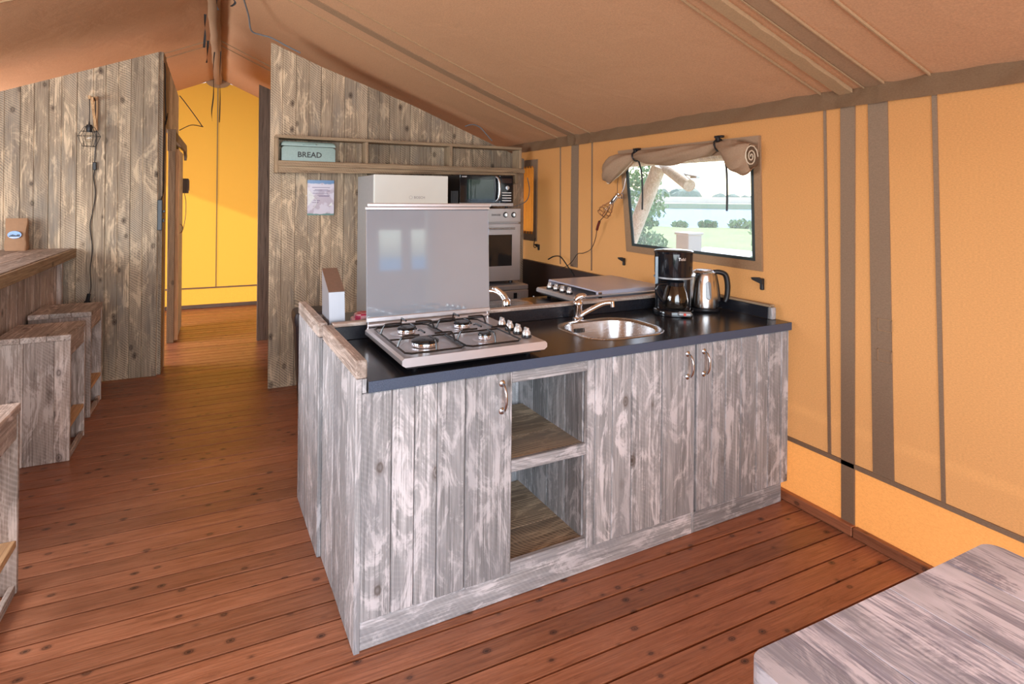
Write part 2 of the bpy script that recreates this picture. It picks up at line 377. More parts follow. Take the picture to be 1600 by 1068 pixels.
def rrect(w, d, r, n=6):
    pts = []
    for cx, cy, a in ((w/2-r, d/2-r, 0), (-w/2+r, d/2-r, 90), (-w/2+r, -d/2+r, 180), (w/2-r, -d/2+r, 270)):
        for i in range(n+1):
            t = R(a+90*i/n); pts.append((cx+r*math.cos(t), cy+r*math.sin(t)))
    return pts
def rrbox(bm, w, d, z0, z1, r, c=(0, 0), bev=0):
    """rounded box with softened top edge"""
    prof = [(0, z0), (0, z1-bev), (bev*.3, z1-bev*.3), (bev, z1)] if bev else [(0, z0), (0, z1)]
    rings = []
    for ins, z in prof:
        rings.append([bm.verts.new((c[0]+x, c[1]+y, z)) for x, y in rrect(w-2*ins, d-2*ins, max(r-ins, .001))])
    n = len(rings[0]); bm.faces.new(rings[0][::-1]); bm.faces.new(rings[-1])
    for a, b in zip(rings, rings[1:]):
        for k in range(n): bm.faces.new((a[k], a[(k+1) % n], b[(k+1) % n], b[k]))
    return bm
def textbm(s, size, origin, xdir, updir, depth=.0006, align='LEFT'):
    cu = bpy.data.curves.new('lettering', 'FONT'); cu.body = s; cu.size = size; cu.extrude = depth; cu.align_x = align; cu.resolution_u = 2; cu.offset = size*.018
    o = bpy.data.objects.new('lettering', cu); COL.objects.link(o)
    dg = bpy.context.evaluated_depsgraph_get(); dg.update(); me = bpy.data.meshes.new_from_object(o.evaluated_get(dg))
    bm = bmesh.new(); bm.from_mesh(me); bpy.data.objects.remove(o); bpy.data.curves.remove(cu); bpy.data.meshes.remove(me)
    x = Vector(xdir).normalized(); u = Vector(updir).normalized(); n = x.cross(u); oo = Vector(origin)
    bm.transform(Matrix(((x.x, u.x, n.x, oo.x), (x.y, u.y, n.y, oo.y), (x.z, u.z, n.z, oo.z), (0, 0, 0, 1))))
    for f in bm.faces: f.material_index = 0
    return bm
def copy_thing(src, loc, label=None, rz=None):
    def cp(o, parent):
        c = o.copy(); COL.objects.link(c); c.parent = parent
        for ch in [k for k in KIDS.get(o.name, [])]: cp(ch, c)
        return c
    c = cp(src, None); c.location = loc
    if rz is not None: c.rotation_euler.z = rz
    if label: c['label'] = label
    return c
KIDS = {}
def index_kids():
    KIDS.clear()
    for o in COL.objects:
        if o.parent: KIDS.setdefault(o.parent.name, []).append(o)

RIDGE_X = -.08
def roofz(x, y=0):
    t = min(abs(x-RIDGE_X)/2.61, 1.0)
    return 3.01-.395*abs(x-RIDGE_X) - .035*math.sin(math.pi*t) 

# ================================================================== STRUCTURE
# floor
fl = Thing('floor', (0, 0, 0), kind='structure')
bm = B(); box(bm, -2.64, 2.53, -1.95, 8.6, -.30, -.05); fl.part('joist_deck', bm, wood('dark', 0), label='dark underside timber of the floor')
pitch = .105; src = None; y = 2.411 - pitch*41
while y < 8.55:
    if src is None:
        bm = B(); box(bm, -2.64, 2.53, .0042, pitch-.0042, -.045, 0, .0012); src = fl.part('floor_board', bm, wood('floor', 0)); src.location = (0, y, random.uniform(-.0008, .0008))
    else:
        c = src.copy(); COL.objects.link(c); c.location = (0, y, random.uniform(-.0012, .0008))
    y += pitch

# right canvas wall with window hole.  lean() follows the slight slant of the hanging canvas
XR = 2.53
wr = Thing('wall_right', (XR, 0, 0), kind='structure')
WQ = [(3.257, 1.138), (2.161, 1.138), (2.185, 1.816), (3.370, 1.816)]     # window quad y,z : BL BR TR TL
def wallface(bm, pts, x=XR):
    return bm.faces.new([bm.verts.new((x, p[0], p[1])) for p in pts])
def canvas_panel(quads, x=XR):
    bm = B()
    for q in quads: wallface(bm, q, x)
    bmesh.ops.remove_doubles(bm, verts=bm.verts[:], dist=1e-5)
    bmesh.ops.subdivide_edges(bm, edges=bm.edges[:], cuts=5, use_grid_fill=True)
    return bm
z0, z1 = .30, 1.99
bm = canvas_panel([[(8.6, z0), (4.92, z0), (4.92, z1), (8.6, z1)],
    [(4.92, z0), (4.61, z0), (4.61, 1.09), (4.92, 1.09)], [(4.92, 1.82), (4.61, 1.82), (4.61, z1), (4.92, z1)],
    [(4.61, z0), (3.4, z0), WQ[0], WQ[3], (3.4, z1), (4.61, z1)][:2]+[(3.4, z1), (4.61, z1)],
    [(3.4, z0), (2.1, z0), WQ[1], WQ[0]], [(2.1, z0), (2.1, z1), WQ[2], WQ[1]], [(2.1, z1), (3.4, z1), WQ[3], WQ[2]], [(3.4, z1), (3.4, z0), WQ[0], WQ[3]],
    [(2.1, z0), (-1.95, z0), (-1.95, z1), (2.1, z1)]])
wr.part('canvas_sheet', bm, M['canvas'])
bm = canvas_panel([[(8.6, 0), (-1.95, 0), (-1.95, .30), (8.6, .30)]], XR+.004); wr.part('canvas_skirt', bm, M['skirt'])
bm = B(); box(bm, XR-.008, XR+.002, -1.95, 8.6, .292, .312); wr.part('belt_seam', bm, M['strip'])
def vstrip(yt0, yt1, yb0, yb1, zb=.30, zt=1.95, name='seam_strip', m='strip', t=.006):
    bm = B(); hexa(bm, [(XR-t, yb0, zb), (XR+.001, yb0, zb), (XR+.001, yb1, zb), (XR-t, yb1, zb), (XR-t, yt0, zt), (XR+.001, yt0, zt), (XR+.001, yt1, zt), (XR-t, yt1, zt)])
    wr.part(name, bm, M[m])
vstrip(1.800, 1.812, 1.755, 1.769)
vstrip(1.658, 1.725, 1.640, 1.700, zb=.03, t=.008)
vstrip(1.517, 1.600, 1.472, 1.560)
vstrip(1.326, 1.344, 1.278, 1.292)
vstrip(4.200, 4.212, 4.182, 4.194, zb=.93)
vstrip(3.924, 4.029, 3.924, 4.029, zb=.93)
vstrip(3.729, 3.741, 3.72, 3.732, zb=.93)
for yy, zz in ((1.515, .93), (1.515, .80)):     # small stitched pocket marks on the wide strip
    bm = B()
    for a, b, c, d in ((-.03, .03, 0, .003), (-.03, .03, .05, .053), (-.03, -.027, 0, .053), (.027, .03, 0, .053)): box(bm, XR-.0085, XR-.006, yy+a, yy+b, zz+c, zz+d)
    wr.part('stitched_patch', bm, M['trim'])
# valance along the eave, softly waved
tv = Thing('trim_1', (XR, 0, 1.94), kind='structure')
bm = B(); n = 300; rows = []
for j in range(5):
    row = []
    for i in range(n+1):
        yy = -1.95+10.5*i/n; zz = 1.905+.085*j/4
        wv = .006*math.sin(yy*9+j*.7)+.004*math.sin(yy*31+j)
        for sy_ in (1.33, 1.52, 1.60, 1.70, 1.81, 3.73, 3.93, 4.03, 4.2):
            wv += .014*math.exp(-((yy-sy_)/.016)**2)
        row.append(bm.verts.new((XR-.022-wv, yy, zz)))
    rows.append(row)
for a, b in zip(rows, rows[1:]):
    for i in range(n): bm.faces.new((a[i], a[i+1], b[i+1], b[i]))
r_ = bmesh.ops.solidify(bm, geom=bm.faces[:], thickness=.004); tv.part('valance', bm, M['trim'], smooth=True)
bm = B(); box(bm, XR-.024, XR-.016, -1.95, 8.5, 1.988, 1.996); tv.part('piping', bm, M['trim'])
# baseboard
bb = Thing('baseboard_right', (2.51, 0, 0), kind='structure')
for a, b in ((-1.9, 1.63), (1.634, 5.4)):
    bm = B(); box(bm, 2.496, 2.527, a, b, .001, .045, .003); bb.part('baseboard_plank', bm, wood('floor', 1))
# far appliance-side dark wall lining
bm = B(); box(bm, 2.485, 2.52, 3.05, 4.79, .03, .915, .004)
solo('trim_2', bm, plain('dark_brown_lining', (.055, .035, .03), .35), kind='structure')

# back canvas wall
wbk = Thing('wall_back', (0, 8.6, 0), kind='structure')
bm = B(); P_ = [(-2.65, .26), (2.53, .26), (2.53, 1.98), (RIDGE_X, 3.0), (-2.65, 1.98)]
bm.faces.new([bm.verts.new((p[0], 8.6, p[1])) for p in P_]); wbk.part('canvas_sheet', bm, M['canvas_back'])
bm = B(); bm.faces.new([bm.verts.new((p[0], 8.597, p[1])) for p in ((-2.65, 0), (2.53, 0), (2.53, .26), (-2.65, .26))]); wbk.part('canvas_skirt', bm, M['canvas_back'])
bm = B(); box(bm, -2.64, 2.52, 8.585, 8.599, .25, .268); wbk.part('belt_seam', bm, M['strip'])
bm = B(); box(bm, -.092, -.080, 8.588, 8.599, .26, 2.96); wbk.part('seam_strip', bm, M['strip'])
bm = B(); box(bm, -2.6, 2.5, 8.56, 8.597, .001, .045, .003); solo('baseboard_back', bm, wood('dark', 0), kind='structure')

# outer walls behind and left of the camera
bm = B()
for q in ([(-1.95, 0), (1.6, 0), (1.6, 2.02), (-1.95, 2.02)], [(4.2, 0), (8.6, 0), (8.6, 2.02), (4.2, 2.02)], [(1.6, 0), (4.2, 0), (4.2, .9), (1.6, .9)], [(1.6, 1.9), (4.2, 1.9), (4.2, 2.02), (1.6, 2.02)]):
    bm.faces.new([bm.verts.new((-2.65, a, b)) for a, b in q])
solo('wall_left_canvas', bm, M['canvas'], kind='structure')
bm = B()
for q in ([(-2.65, 0), (-1.9, 0), (-1.9, 2.27), (-2.65, 1.98)], [(1.0, 0), (1.3, 0), (1.3, 2.45), (1.0, 2.57)], [(1.3, 0), (1.93, 0), (1.93, 2.2), (1.3, 2.45)], [(1.93, 0), (2.53, 0), (2.53, 1.06), (1.93, 1.06)],
          [(1.93, 1.54), (2.53, 1.54), (2.53, 1.98), (1.93, 2.2)], [(2.20, 1.06), (2.33, 1.06), (2.33, 1.54), (2.20, 1.54)], [(2.51, 1.06), (2.53, 1.06), (2.53, 1.54), (2.51, 1.54)], [(-1.9, 2.3), (1.0, 2.3), (1.0, 2.57), (RIDGE_X, 2.98), (-1.9, 2.27)]):
    bm.faces.new([bm.verts.new((a, -1.97, b)) for a, b in q])
solo('wall_front', bm, M['canvas'], kind='structure')

# ceiling
ce = Thing('ceiling', (RIDGE_X, 0, 3.0), kind='structure')
SEAMS = [1.335, 1.52, 1.60, 1.70, 1.81, 3.735, 3.93, 4.03, 4.2]
def roof_side(x0, x1, nx=26, ny=150):
    bm = B(); rows = []
    for j in range(ny+1):
        yy = -1.95+10.55*j/ny; row = []
        for i in range(nx+1):
            x = x0+(x1-x0)*i/nx; t = abs(x-RIDGE_X)/2.61
            z = roofz(x)-.012*math.sin(math.pi*min(t, 1))*math.sin(yy*1.7)**2
            row.append(bm.verts.new((x, yy, z)))
        rows.append(row)
    for a, b in zip(rows, rows[1:]):
        for i in range(nx): bm.faces.new((a[i], a[i+1], b[i+1], b[i]))
    return bm
ce.part('roof_sheet', roof_side(RIDGE_X, 2.53), M['roof'], smooth=True)
ce.part('roof_sheet', roof_side(-2.66, RIDGE_X), M['roof'], smooth=True)
def roof_band(y0, y1, side=1, drop=.006, m='trim', name='seam_strip', wav=0.0):
    bm = B(); n = 40; top = []; bot = []
    for i in range(n+1):
        x = RIDGE_X+side*(.03+2.56*i/n); z = roofz(x)-.012*math.sin(math.pi*abs(x-RIDGE_X)/2.61)*math.sin(y0*1.7)**2
        w = wav*(math.sin(i*2.1)+math.sin(i*3.7+1))*.5
        bot.append((bm.verts.new((x, y0+w, z-drop)), bm.verts.new((x, y1+w*.6, z-drop)))); top.append((bm.verts.new((x, y0, z+.002)), bm.verts.new((x, y1, z+.002))))
    for i in range(n):
        bm.faces.new((bot[i][0], bot[i+1][0], bot[i+1][1], bot[i][1])); bm.faces.new((top[i][0], top[i][1], top[i+1][1], top[i+1][0]))
        bm.faces.new((bot[i][0], top[i][0], top[i+1][0], bot[i+1][0])); bm.faces.new((bot[i][1], bot[i+1][1], top[i+1][1], top[i][1]))
    bm.faces.new((bot[0][0], bot[0][1], top[0][1], top[0][0])); bm.faces.new((bot[-1][1], bot[-1][0], top[-1][0], top[-1][1]))
    ce.part(name, bm, M[m], smooth=True)
M['hemroof'] = canvas('tan_roof_hem', (.44, .28, .155), (.5, .3, .15), .08, wrinkle=.6)
M['rband'] = canvas('roof_band_canvas', (.36, .22, .13), (.5, .3, .15), .08, wrinkle=.9)
for s in (1, -1):
    roof_band(1.660, 1.725, s, .020, 'hemroof', 'rolled_hem', .006)
    roof_band(1.517, 1.600, s, .007, 'rband')
    for yy in (1.33, 1.512, 1.604, 1.807): roof_band(yy, yy+.006, s, .011, 'hemroof', 'seam_piping')
    roof_band(3.93, 4.03, s, .007, 'rband')
    for yy in (3.732, 4.2, 6.4, 6.6): roof_band(yy, yy+.006, s, .010, 'hemroof', 'seam_piping')
# ridge pole in its sleeve
bm = B(); pts = [(RIDGE_X-.005+.003*math.sin(i*1.3), -1.9+10.45*i/60, 2.955) for i in range(61)]
tube(bm, pts, [.046+.003*math.sin(i*2.3) for i in range(61)], 14); ce.part('ridge_sleeve', bm, M['rband'], smooth=True, label='brown canvas sleeve around the ridge pole')
bm = B(); lathe(bm, [(0, 0), (.15, .0), (.15, .012), (0, .012)], (RIDGE_X-.005, 8.57, 2.97), 24, sy=.62, axis='y'); ce.part('ridge_patch', bm, M['trim'])
# fly roof above, with overhang at the sides and beyond the rear
fy = Thing('roof_fly', (RIDGE_X, 0, 3.3), kind='structure')
for s in (1, -1):
    xs = RIDGE_X+s*3.55; bm = B()
    hexa(bm, [(RIDGE_X, -4.0, 3.28), (xs, -4.0, 3.28-.395*3.55), (xs, 9.62, 3.28-.395*3.55), (RIDGE_X, 9.62, 3.28),
              (RIDGE_X, -4.0, 3.30), (xs, -4.0, 3.30-.395*3.55), (xs, 9.62, 3.30-.395*3.55), (RIDGE_X, 9.62, 3.30)])
    fy.part('fly_sheet', bm, M['fly'])

# planked partitions ------------------------------------------------
def wall_plank(T, x0, x1, yf, th, z0, top, m, groove=True, name='plank', axis='x'):
    g = .0016; pr = [(x0+g+.002, yf), (x1-g-.002, yf), (x1-g, yf+.002), (x1-g, yf+.008), (x1, yf+.009), (x1, yf+th), (x0, yf+th), (x0, yf+.009), (x0+g, yf+.008), (x0+g, yf+.002)]
    if groove:
        c = (x0+x1)/2+random.uniform(-.012, .012); pr = [pr[0], (c-.003, yf), (c, yf+.004), (c+.003, yf)]+pr[1:]
    bm = B()
    if axis == 'x': prism(bm, pr, 2, z0, (lambda p: top(p[0])))
    else:
        prism(bm, [(q[1], q[0]) for q in pr], 2, z0, (lambda p: top(p[1])))
    return T.part(name, bm, m)
wk = Thing('wall_kitchen', (.31, 4.81, 0), kind='structure')
ed = [.312, .496, .684, .865, 1.05, 1.232, 1.411, 1.597, 1.794, 1.982, 2.166, 2.366, 2.50]
TP = [(.312, 2.648), (.67, 2.505), (1.4, 2.265), (2.19, 1.955), (2.6, 1.80)]
def ktop(x):
    for (a, za), (b, zb) in zip(TP, TP[1:]):
        if x <= b: return za+(zb-za)*(x-a)/(b-a)
    return 1.8
for a, b in zip(ed, ed[1:]): wall_plank(wk, a, b, 4.81+random.uniform(-.002, .002), .03, .002, ktop, wood('wall', 2))
wl = Thing('wall_left', (-1.5, 5.53, 0), kind='structure')
ex = [-2.6, -2.40, -2.23, -2.05, -1.89, -1.715, -1.54, -1.37, -1.199, -1.026, -.841, -.674, -.485]
for a, b in zip(ex, ex[1:]): wall_plank(wl, a, b, 5.53+random.uniform(-.002, .002), .03, .002, lambda x: min(2.644+.41*(x+.466), 2.65), wood('wall', 2))
# corridor wall running away from the end of the left wall
wc = Thing('wall_corridor', (-.46, 5.6, 0), kind='structure')
def cplank(y0, y1, z0, z1, nm='plank', x0=-.485, x1=-.455, m=None):
    bm = B(); box(bm, x0, x1, y0+.001, y1-.001, z0, z1, .0015); wc.part(nm, bm, m or wood('wall', 2))
for a, b in ((5.558, 5.68), (5.68, 5.79)): cplank(a, b, .002, 2.645)
yy = 5.79
for w in (.16, .17, .18, .17, .18, .16, .17, .18, .17): cplank(yy, yy+w, 2.05, 2.62-(yy-5.79)*.05); yy += w
for w in (.17, .17): pass
yy = 6.72
for k in range(4): cplank(yy, yy+.18, .002, 2.05); yy += .18
cplank(5.79, 5.83, .002, 2.05, 'door_post', -.49, -.45, wood('raw', 2)); cplank(6.68, 6.72, .002, 2.05, 'door_post', -.50, -.44, wood('shelfw', 2))
# sliding door with its rail housing
d1 = Thing('door_1', (-.42, 7.0, .01), kind='structure')
yy = 6.74
for k in range(4):
    bm = B(); box(bm, -.436, -.414, yy+.001, yy+.172, .02, 1.93, .002); d1.part('plank', bm, wood('wall', 2)); yy += .173
bm = B(); box(bm, -.440, -.405, 6.70, 6.738, .02, 1.93, .003); d1.part('edge_post', bm, wood('raw', 2), label='pale front edge post of the sliding door')
for s in (-1, 1):
    bm = B(); pts = [(-.425+s*.022+s*.028*math.sin(t), 6.80+.0*t, 1.13+.045*math.cos(t)) for t in [math.pi*i/10 for i in range(11)]]
    tube(bm, pts, .006, 8); d1.part('ring_handle', bm, M['chrome'], smooth=True)
bm = B(); prism(bm, [(5.95, 2.03), (7.55, 2.03), (7.62, 2.0), (7.66, 1.90), (7.55, 1.86), (7.4, 1.95), (5.95, 1.95)], 0, -.41, -.385); d1.part('rail_board', bm, wood('dark', 1))
bm = B(); box(bm, -.452, -.385, 5.92, 5.95, 1.86, 2.05, .003); d1.part('rail_end', bm, wood('shelfw', 2))
bm = B(); box(bm, -.445, -.42, 5.96, 7.5, 1.965, 1.99, .002); d1.part('steel_track', bm, M['steel'])
# wall further back behind the kitchen partition
wb2 = Thing('wall_bedroom', (.31, 6.44, 0), kind='structure')
ex = [.308, .42, .58, .76, .94, 1.12, 1.30, 1.48, 1.66, 1.84, 2.02, 2.2, 2.38, 2.5]
for a, b in zip(ex, ex[1:]): wall_plank(wb2, a, b, 6.44, .03, .002, lambda x: 2.60-.40*(x-.31), wood('dark', 2), groove=False)

# ================================================================== WINDOW_1 (right canvas wall)
XW = XR-.006
w1 = Thing('window_1', (XW, 2.75, 1.14), kind='structure')
IN = [(3.262-.05, 1.172), (2.205, 1.172), (2.235, 1.70), (3.27, 1.70)]
IN = [(3.215, 1.176), (2.212, 1.176), (2.235, 1.79), (3.305, 1.79)]
MID = [(3.232, 1.158), (2.188, 1.160), (2.212, 1.80), (3.33, 1.80)]
def ringframe(outer, inner, x0, x1):
    bm = B(); o0 = [bm.verts.new((x0, *p)) for p in outer]; i0 = [bm.verts.new((x0, *p)) for p in inner]
    o1 = [bm.verts.new((x1, *p)) for p in outer]; i1 = [bm.verts.new((x1, *p)) for p in inner]
    for k in range(4):
        l = (k+1) % 4
        bm.faces.new((o0[k], o0[l], i0[l], i0[k])); bm.faces.new((o1[k], i1[k], i1[l], o1[l])); bm.faces.new((o0[k], o1[k], o1[l], o0[l])); bm.faces.new((i0[k], i0[l], i1[l], i1[k]))
    return bm
OUT = [(3.29, 1.115), (2.145, 1.110), (2.168, 1.822), (3.375, 1.822)]
w1.part('canvas_frame', ringframe(OUT, MID, XR-.010, XR+.004), M['trim'])
w1.part('zip_frame', ringframe(MID, IN, XR-.006, XR+.004), plain('dark_green_zip', (.03, .045, .045), .5))
bm = B(); hexa(bm, [(XR-.001, *MID[0]), (XR+.001, *MID[0]), (XR+.001, *MID[1]), (XR-.001, *MID[1]), (XR-.001, *MID[3]), (XR+.001, *MID[3]), (XR+.001, *MID[2]), (XR-.001, *MID[2])])
w1.part('pane', bm, M['glass'])
# rolled-up blind, cinched by two straps
bl = Thing('window_blind', (2.49, 2.75, 1.70), label='brown canvas blind rolled up above the lakeside window', cat='blind')
prof = [  # y, centre z, half height, half depth
 (3.455, 1.660, .055, .030), (3.43, 1.665, .075, .055), (3.37, 1.690, .080, .065), (3.30, 1.715, .070, .060), (3.22, 1.745, .045, .045), (3.155, 1.765, .022, .028),
 (3.08, 1.765, .034, .042), (2.98, 1.752, .046, .050), (2.85, 1.745, .052, .054), (2.72, 1.750, .050, .054), (2.60, 1.760, .042, .048), (2.50, 1.765, .036, .040), (2.42, 1.785, .020, .027),
 (2.36, 1.765, .040, .045), (2.30, 1.73, .070, .060), (2.245, 1.705, .085, .066), (2.19, 1.705, .078, .062), (2.165, 1.71, .062, .05)]
pp = spline([Vector((p[0], p[1], p[2])) for p in prof], 5); dd = spline([Vector((p[3], 0, 0)) for p in prof], 5)
bm = B(); rings = []; n = 28
for i, (q, d) in enumerate(zip(pp, dd)):
    ring = []
    for k in range(n):
        t = 2*math.pi*k/n; wob = 1+.10*math.sin(5*t+i*.35)+.12*noise.noise(Vector((math.cos(t)*2, math.sin(t)*2, q.x*6)))
        ring.append(bm.verts.new((2.517-d.x-.004+d.x*.98*math.cos(t)*min(wob, 1.1), q.x, q.y+q.z*math.sin(t)*wob)))
    rings.append(ring)
for a, b in zip(rings, rings[1:]):
    for k in range(n): bm.faces.new((a[k], a[(k+1) % n], b[(k+1) % n], b[k]))
bm.faces.new(rings[0]);
# hollow spiral end on the near side
for v in bm.verts: v.co.x = min(v.co.x, 2.519)
bl.part('rolled_canvas', bm, M['blind'], smooth=True)
bm = B(); sp = [(2.45+(.052-.0035*i/3)*math.cos(i*.55)*(1-i/42), 2.163-.001*i/10, 1.71+(.064-.004*i/3)*math.sin(i*.55)*(1-i/42)) for i in range(30)]
tube(bm, sp, .0035, 6); bl.part('hem_edge', bm, M['hem'], smooth=True, label='cream stitched hem spiral at the open end')
bm = B(); sp = spline([(2.462, 3.452, 1.625), (2.45, 3.42, 1.59), (2.46, 3.37, 1.612), (2.47, 3.30, 1.65), (2.475, 3.22, 1.705), (2.48, 3.17, 1.745)], 5)
tube(bm, sp, .004, 6); bl.part('hem_edge', bm, M['hem'], smooth=True)
bm = B(); hexa(bm, [(2.508, 3.36, 1.735), (2.522, 3.36, 1.735), (2.522, 2.17, 1.735), (2.508, 2.17, 1.735), (2.508, 3.385, 1.822), (2.522, 3.385, 1.822), (2.522, 2.168, 1.822), (2.508, 2.168, 1.822)])
bl.part('flap', bm, M['blind'])
for yc, zc, zl in ((3.15, 1.765, 1.45), (2.42, 1.785, 1.46)):
    bm = B(); tube(bm, [(2.50-.042*math.cos(t)*.9-.01, yc+.004*math.sin(t*3), zc+.034*math.sin(t)+.005) for t in [2*math.pi*i/14 for i in range(14)]], .005, 6, closed=True)
    box(bm, 2.478, 2.505, yc-.028, yc+.028, zc+.045, zc+.058, .003); box(bm, 2.47, 2.49, yc-.012, yc+.012, zc+.02, zc+.055, .003)
    bl.part('buckle_strap', bm, M['black'], smooth=True)
    bm = B(); tube(bm, spline([(2.494, yc-.02, zc-.03), (2.500, yc-.045, zc-.12), (2.504, yc-.05, zl+.05), (2.503, yc-.05, zl-.04)], 4), .006, 6); bl.part('hanging_cord', bm, M['cord'], smooth=True)

# ================================================================== WINDOW_2 (small far window)
w2 = Thing('window_2', (XR, 4.76, 1.09), kind='structure')
O2 = [(4.925, 1.085), (4.600, 1.090), (4.598, 1.828), (4.93, 1.83)]; I2 = [(4.90, 1.17), (4.655, 1.175), (4.655, 1.755), (4.90, 1.755)]
w2.part('canvas_frame', ringframe(O2, I2, XR-.012, XR+.003), M['strip'])
bm = B(); rows = []
for j in range(9):
    zz = 1.15+.62*j/8; rows.append([bm.verts.new((XR-.012+.010*math.sin(i*1.35+.3*math.sin(j*.5)), 4.64+.27*i/24, zz)) for i in range(25)])
for a, b in zip(rows, rows[1:]):
    for i in range(24): bm.faces.new((a[i], a[i+1], b[i+1], b[i]))
w2.part('curtain', bm, canvas('rust_curtain', (.55, .20, .04), (.9, .32, .05), .45), smooth=True)

# toggles and hooks on the canvas
def toggle(y, z, label, s=1.0):
    T = Thing('canvas_toggle', (2.515, y, z), label=label, cat='toggle')
    bm = B(); box(bm, 2.508, 2.526, y-.008*s, y+.010*s, z-.03*s, z+.022*s, .004); T.part('toggle_base', bm, M['blackmatte'])
    bm = B(); prism(bm, [(y-.012*s, z-.004), (y+.045*s, z+.012*s), (y+.05*s, z+.022*s), (y+.01*s, z+.026*s), (y-.012*s, z+.018*s)], 0, 2.498, 2.512); T.part('toggle_wing', bm, M['blackmatte'])
    return T
toggle(3.31, 1.045, 'small black toggle below the left end of the lakeside window')
toggle(2.14, 1.05, 'black toggle on the orange canvas just right of the kettle', 1.15)
t3 = toggle(4.545, 1.045, 'black toggle with a cord loop below the small far window')
bm = B(); tube(bm, spline([(2.512, 4.60, 1.12), (2.505, 4.615, 1.06), (2.50, 4.59, 1.035), (2.505, 4.555, 1.05)], 5), .004, 6); t3.part('cord_loop', bm, M['cord'], smooth=True)
bm = B(); box(bm, 2.498, 2.514, 4.86, 4.895, 1.79, 1.80, .002); box(bm, 2.498, 2.514, 4.868, 4.882, 1.765, 1.80, .002)
tb = solo('canvas_toggle', bm, M['blackmatte'], 'black toggle at the top left of the small far window', 'toggle', loc=(2.51, 4.875, 1.78))

# ================================================================== ISLAND (local frame: x along the front, y away)
def lplanks(T, part, cuts, y0, y1, z0, z1, m, axis='x', parent=None, x0=None, x1=None, jit=.001):
    for a, b in zip(cuts, cuts[1:]):
        bm = B(); j = random.uniform(-jit, jit)
        if axis == 'x': box(bm, a+.0012, b-.0012, y0+j, y1+j, z0, z1, .003)
        else: box(bm, x0+j, x1+j, a+.001, b-.001, z0, z1, .0025)
        T.part('plank', bm, m, parent=parent)
def panel(T, name, x0, x1, y0, y1, z0, z1, m, parent=None, label=None, bev=.002):
    bm = B(); box(bm, x0, x1, y0, y1, z0, z1, bev); return T.part(name, bm, m, parent=parent, label=label)
Wz, Wx, Wy = wood('island', 2), wood('island', 0), wood('island', 1)
def handle(T, x, zt, zb, parent):
    bm = B(); y = -.006
    for z in (zt, zb):
        lathe(bm, [(0, 0), (.011, 0), (.013, -.002), (.010, -.005), (.004, -.007), (0, -.007)], (x, y, z), 14, axis='y')
    pts = spline([(x, y-.004, zt), (x, y-.020, zt-.006), (x, y-.031, zt-.028), (x, y-.033, (zt+zb)/2), (x, y-.031, zb+.028), (x, y-.020, zb+.006), (x, y-.004, zb)], 4)
    L = len(pts); tube(bm, pts, [.0035+.0028*math.sin(math.pi*i/(L-1)) for i in range(L)], 10)
    T.part('handle', bm, M['nickel'], parent=parent, smooth=True, label='curved nickel pull handle')
def door(T, cuts, z0, z1, hx, lab=None):
    a, b = cuts[0], cuts[-1]
    d = panel(T, 'door', a+.01, b-.01, .012, .024, z0+.02, z1-.02, Wz, label=lab)
    lplanks(T, 'door', cuts, -.006, .013, z0, z1, Wz, parent=d)
    handle(T, hx, .806, .706, d)
    return d
# cabinet with left door, open shelves and middle door
ca = Thing('base_cabinet', (.75, .28, 0), ISL, 'grey-washed plank base cabinet with open shelves between its two doors', 'cabinet')
sp = panel(ca, 'side_panel', .003, .020, .02, .56, .02, .88, Wz)
lplanks(ca, '', [0, .125, .245, .36, .47, .577], 0, 0, .001, .89, Wz, axis='y', parent=sp, x0=-.0005, x1=.0185, jit=.0006)
bm = B(); box(bm, .0, .019, -.001, .006, .0, .89, .001); box(bm, .0192, .034, .0, .02, .843, .889, .001)
ca.part('panel_edge', bm, wood('island', 2), parent=sp)
bm = B(); box(bm, -.003, .034, -.006, .575, .892, .952, .004); ca.part('cap_rail', bm, wood('stool', 1), label='thicker brown-grey cap rail on the side panel')
door(ca, [.018, .119, .197, .278, .384, .571], .100, .842, .527)
door(ca, [.946, 1.032, 1.132, 1.296, 1.488], .100, .842, 1.442)
panel(ca, 'post', .909, .945, -.004, .02, .098, .842, Wz)
panel(ca, 'top_rail', .571, .909, -.002, .02, .800, .842, Wx)
panel(ca, 'plinth', .0195, 1.488, .006, .026, .001, .098, Wx)
bot = panel(ca, 'bottom_board', .571, .909, .0, .020, .098, .138, Wx)
for a, b in ((.02, .20), (.20, .38), (.38, .55)):
    panel(ca, 'plank', .571, .909, a+.001, b, .098, .130, wood('wall', 0), parent=bot)
sh = panel(ca, 'shelf', .571, .909, .0, .020, .468, .512, Wx)
for a, b in ((.02, .20), (.20, .38), (.38, .52)):
    panel(ca, 'plank', .571, .909, a+.001, b, .475, .508, wood('wall', 0), parent=sh)
dv = panel(ca, 'divider', .915, .940, .022, .555, .098, .842, Wz)
lplanks(ca, '', [.022, .15, .29, .42, .555], 0, 0, .10, .84, Wz, axis='y', parent=dv, x0=.905, x1=.915, jit=.0004)
panel(ca, 'divider', .548, .570, .022, .555, .098, .842, Wz)
panel(ca, 'back_panel', .55, .94, .555, .565, .02, .842, wood('island', 2))
bm = B(); tube(bm, [(.575, .50, .60), (.70, .49, .60), (.76, .485, .605)], .014, 10); tube(bm, [(.69, .49, .585), (.69, .49, .56)], .012, 8); tube(bm, [(.755, .485, .602), (.785, .485, .606)], .006, 8)
ca.part('gas_pipe', bm, plain('grey_blue_pipe', (.16, .24, .33), .4), smooth=True)
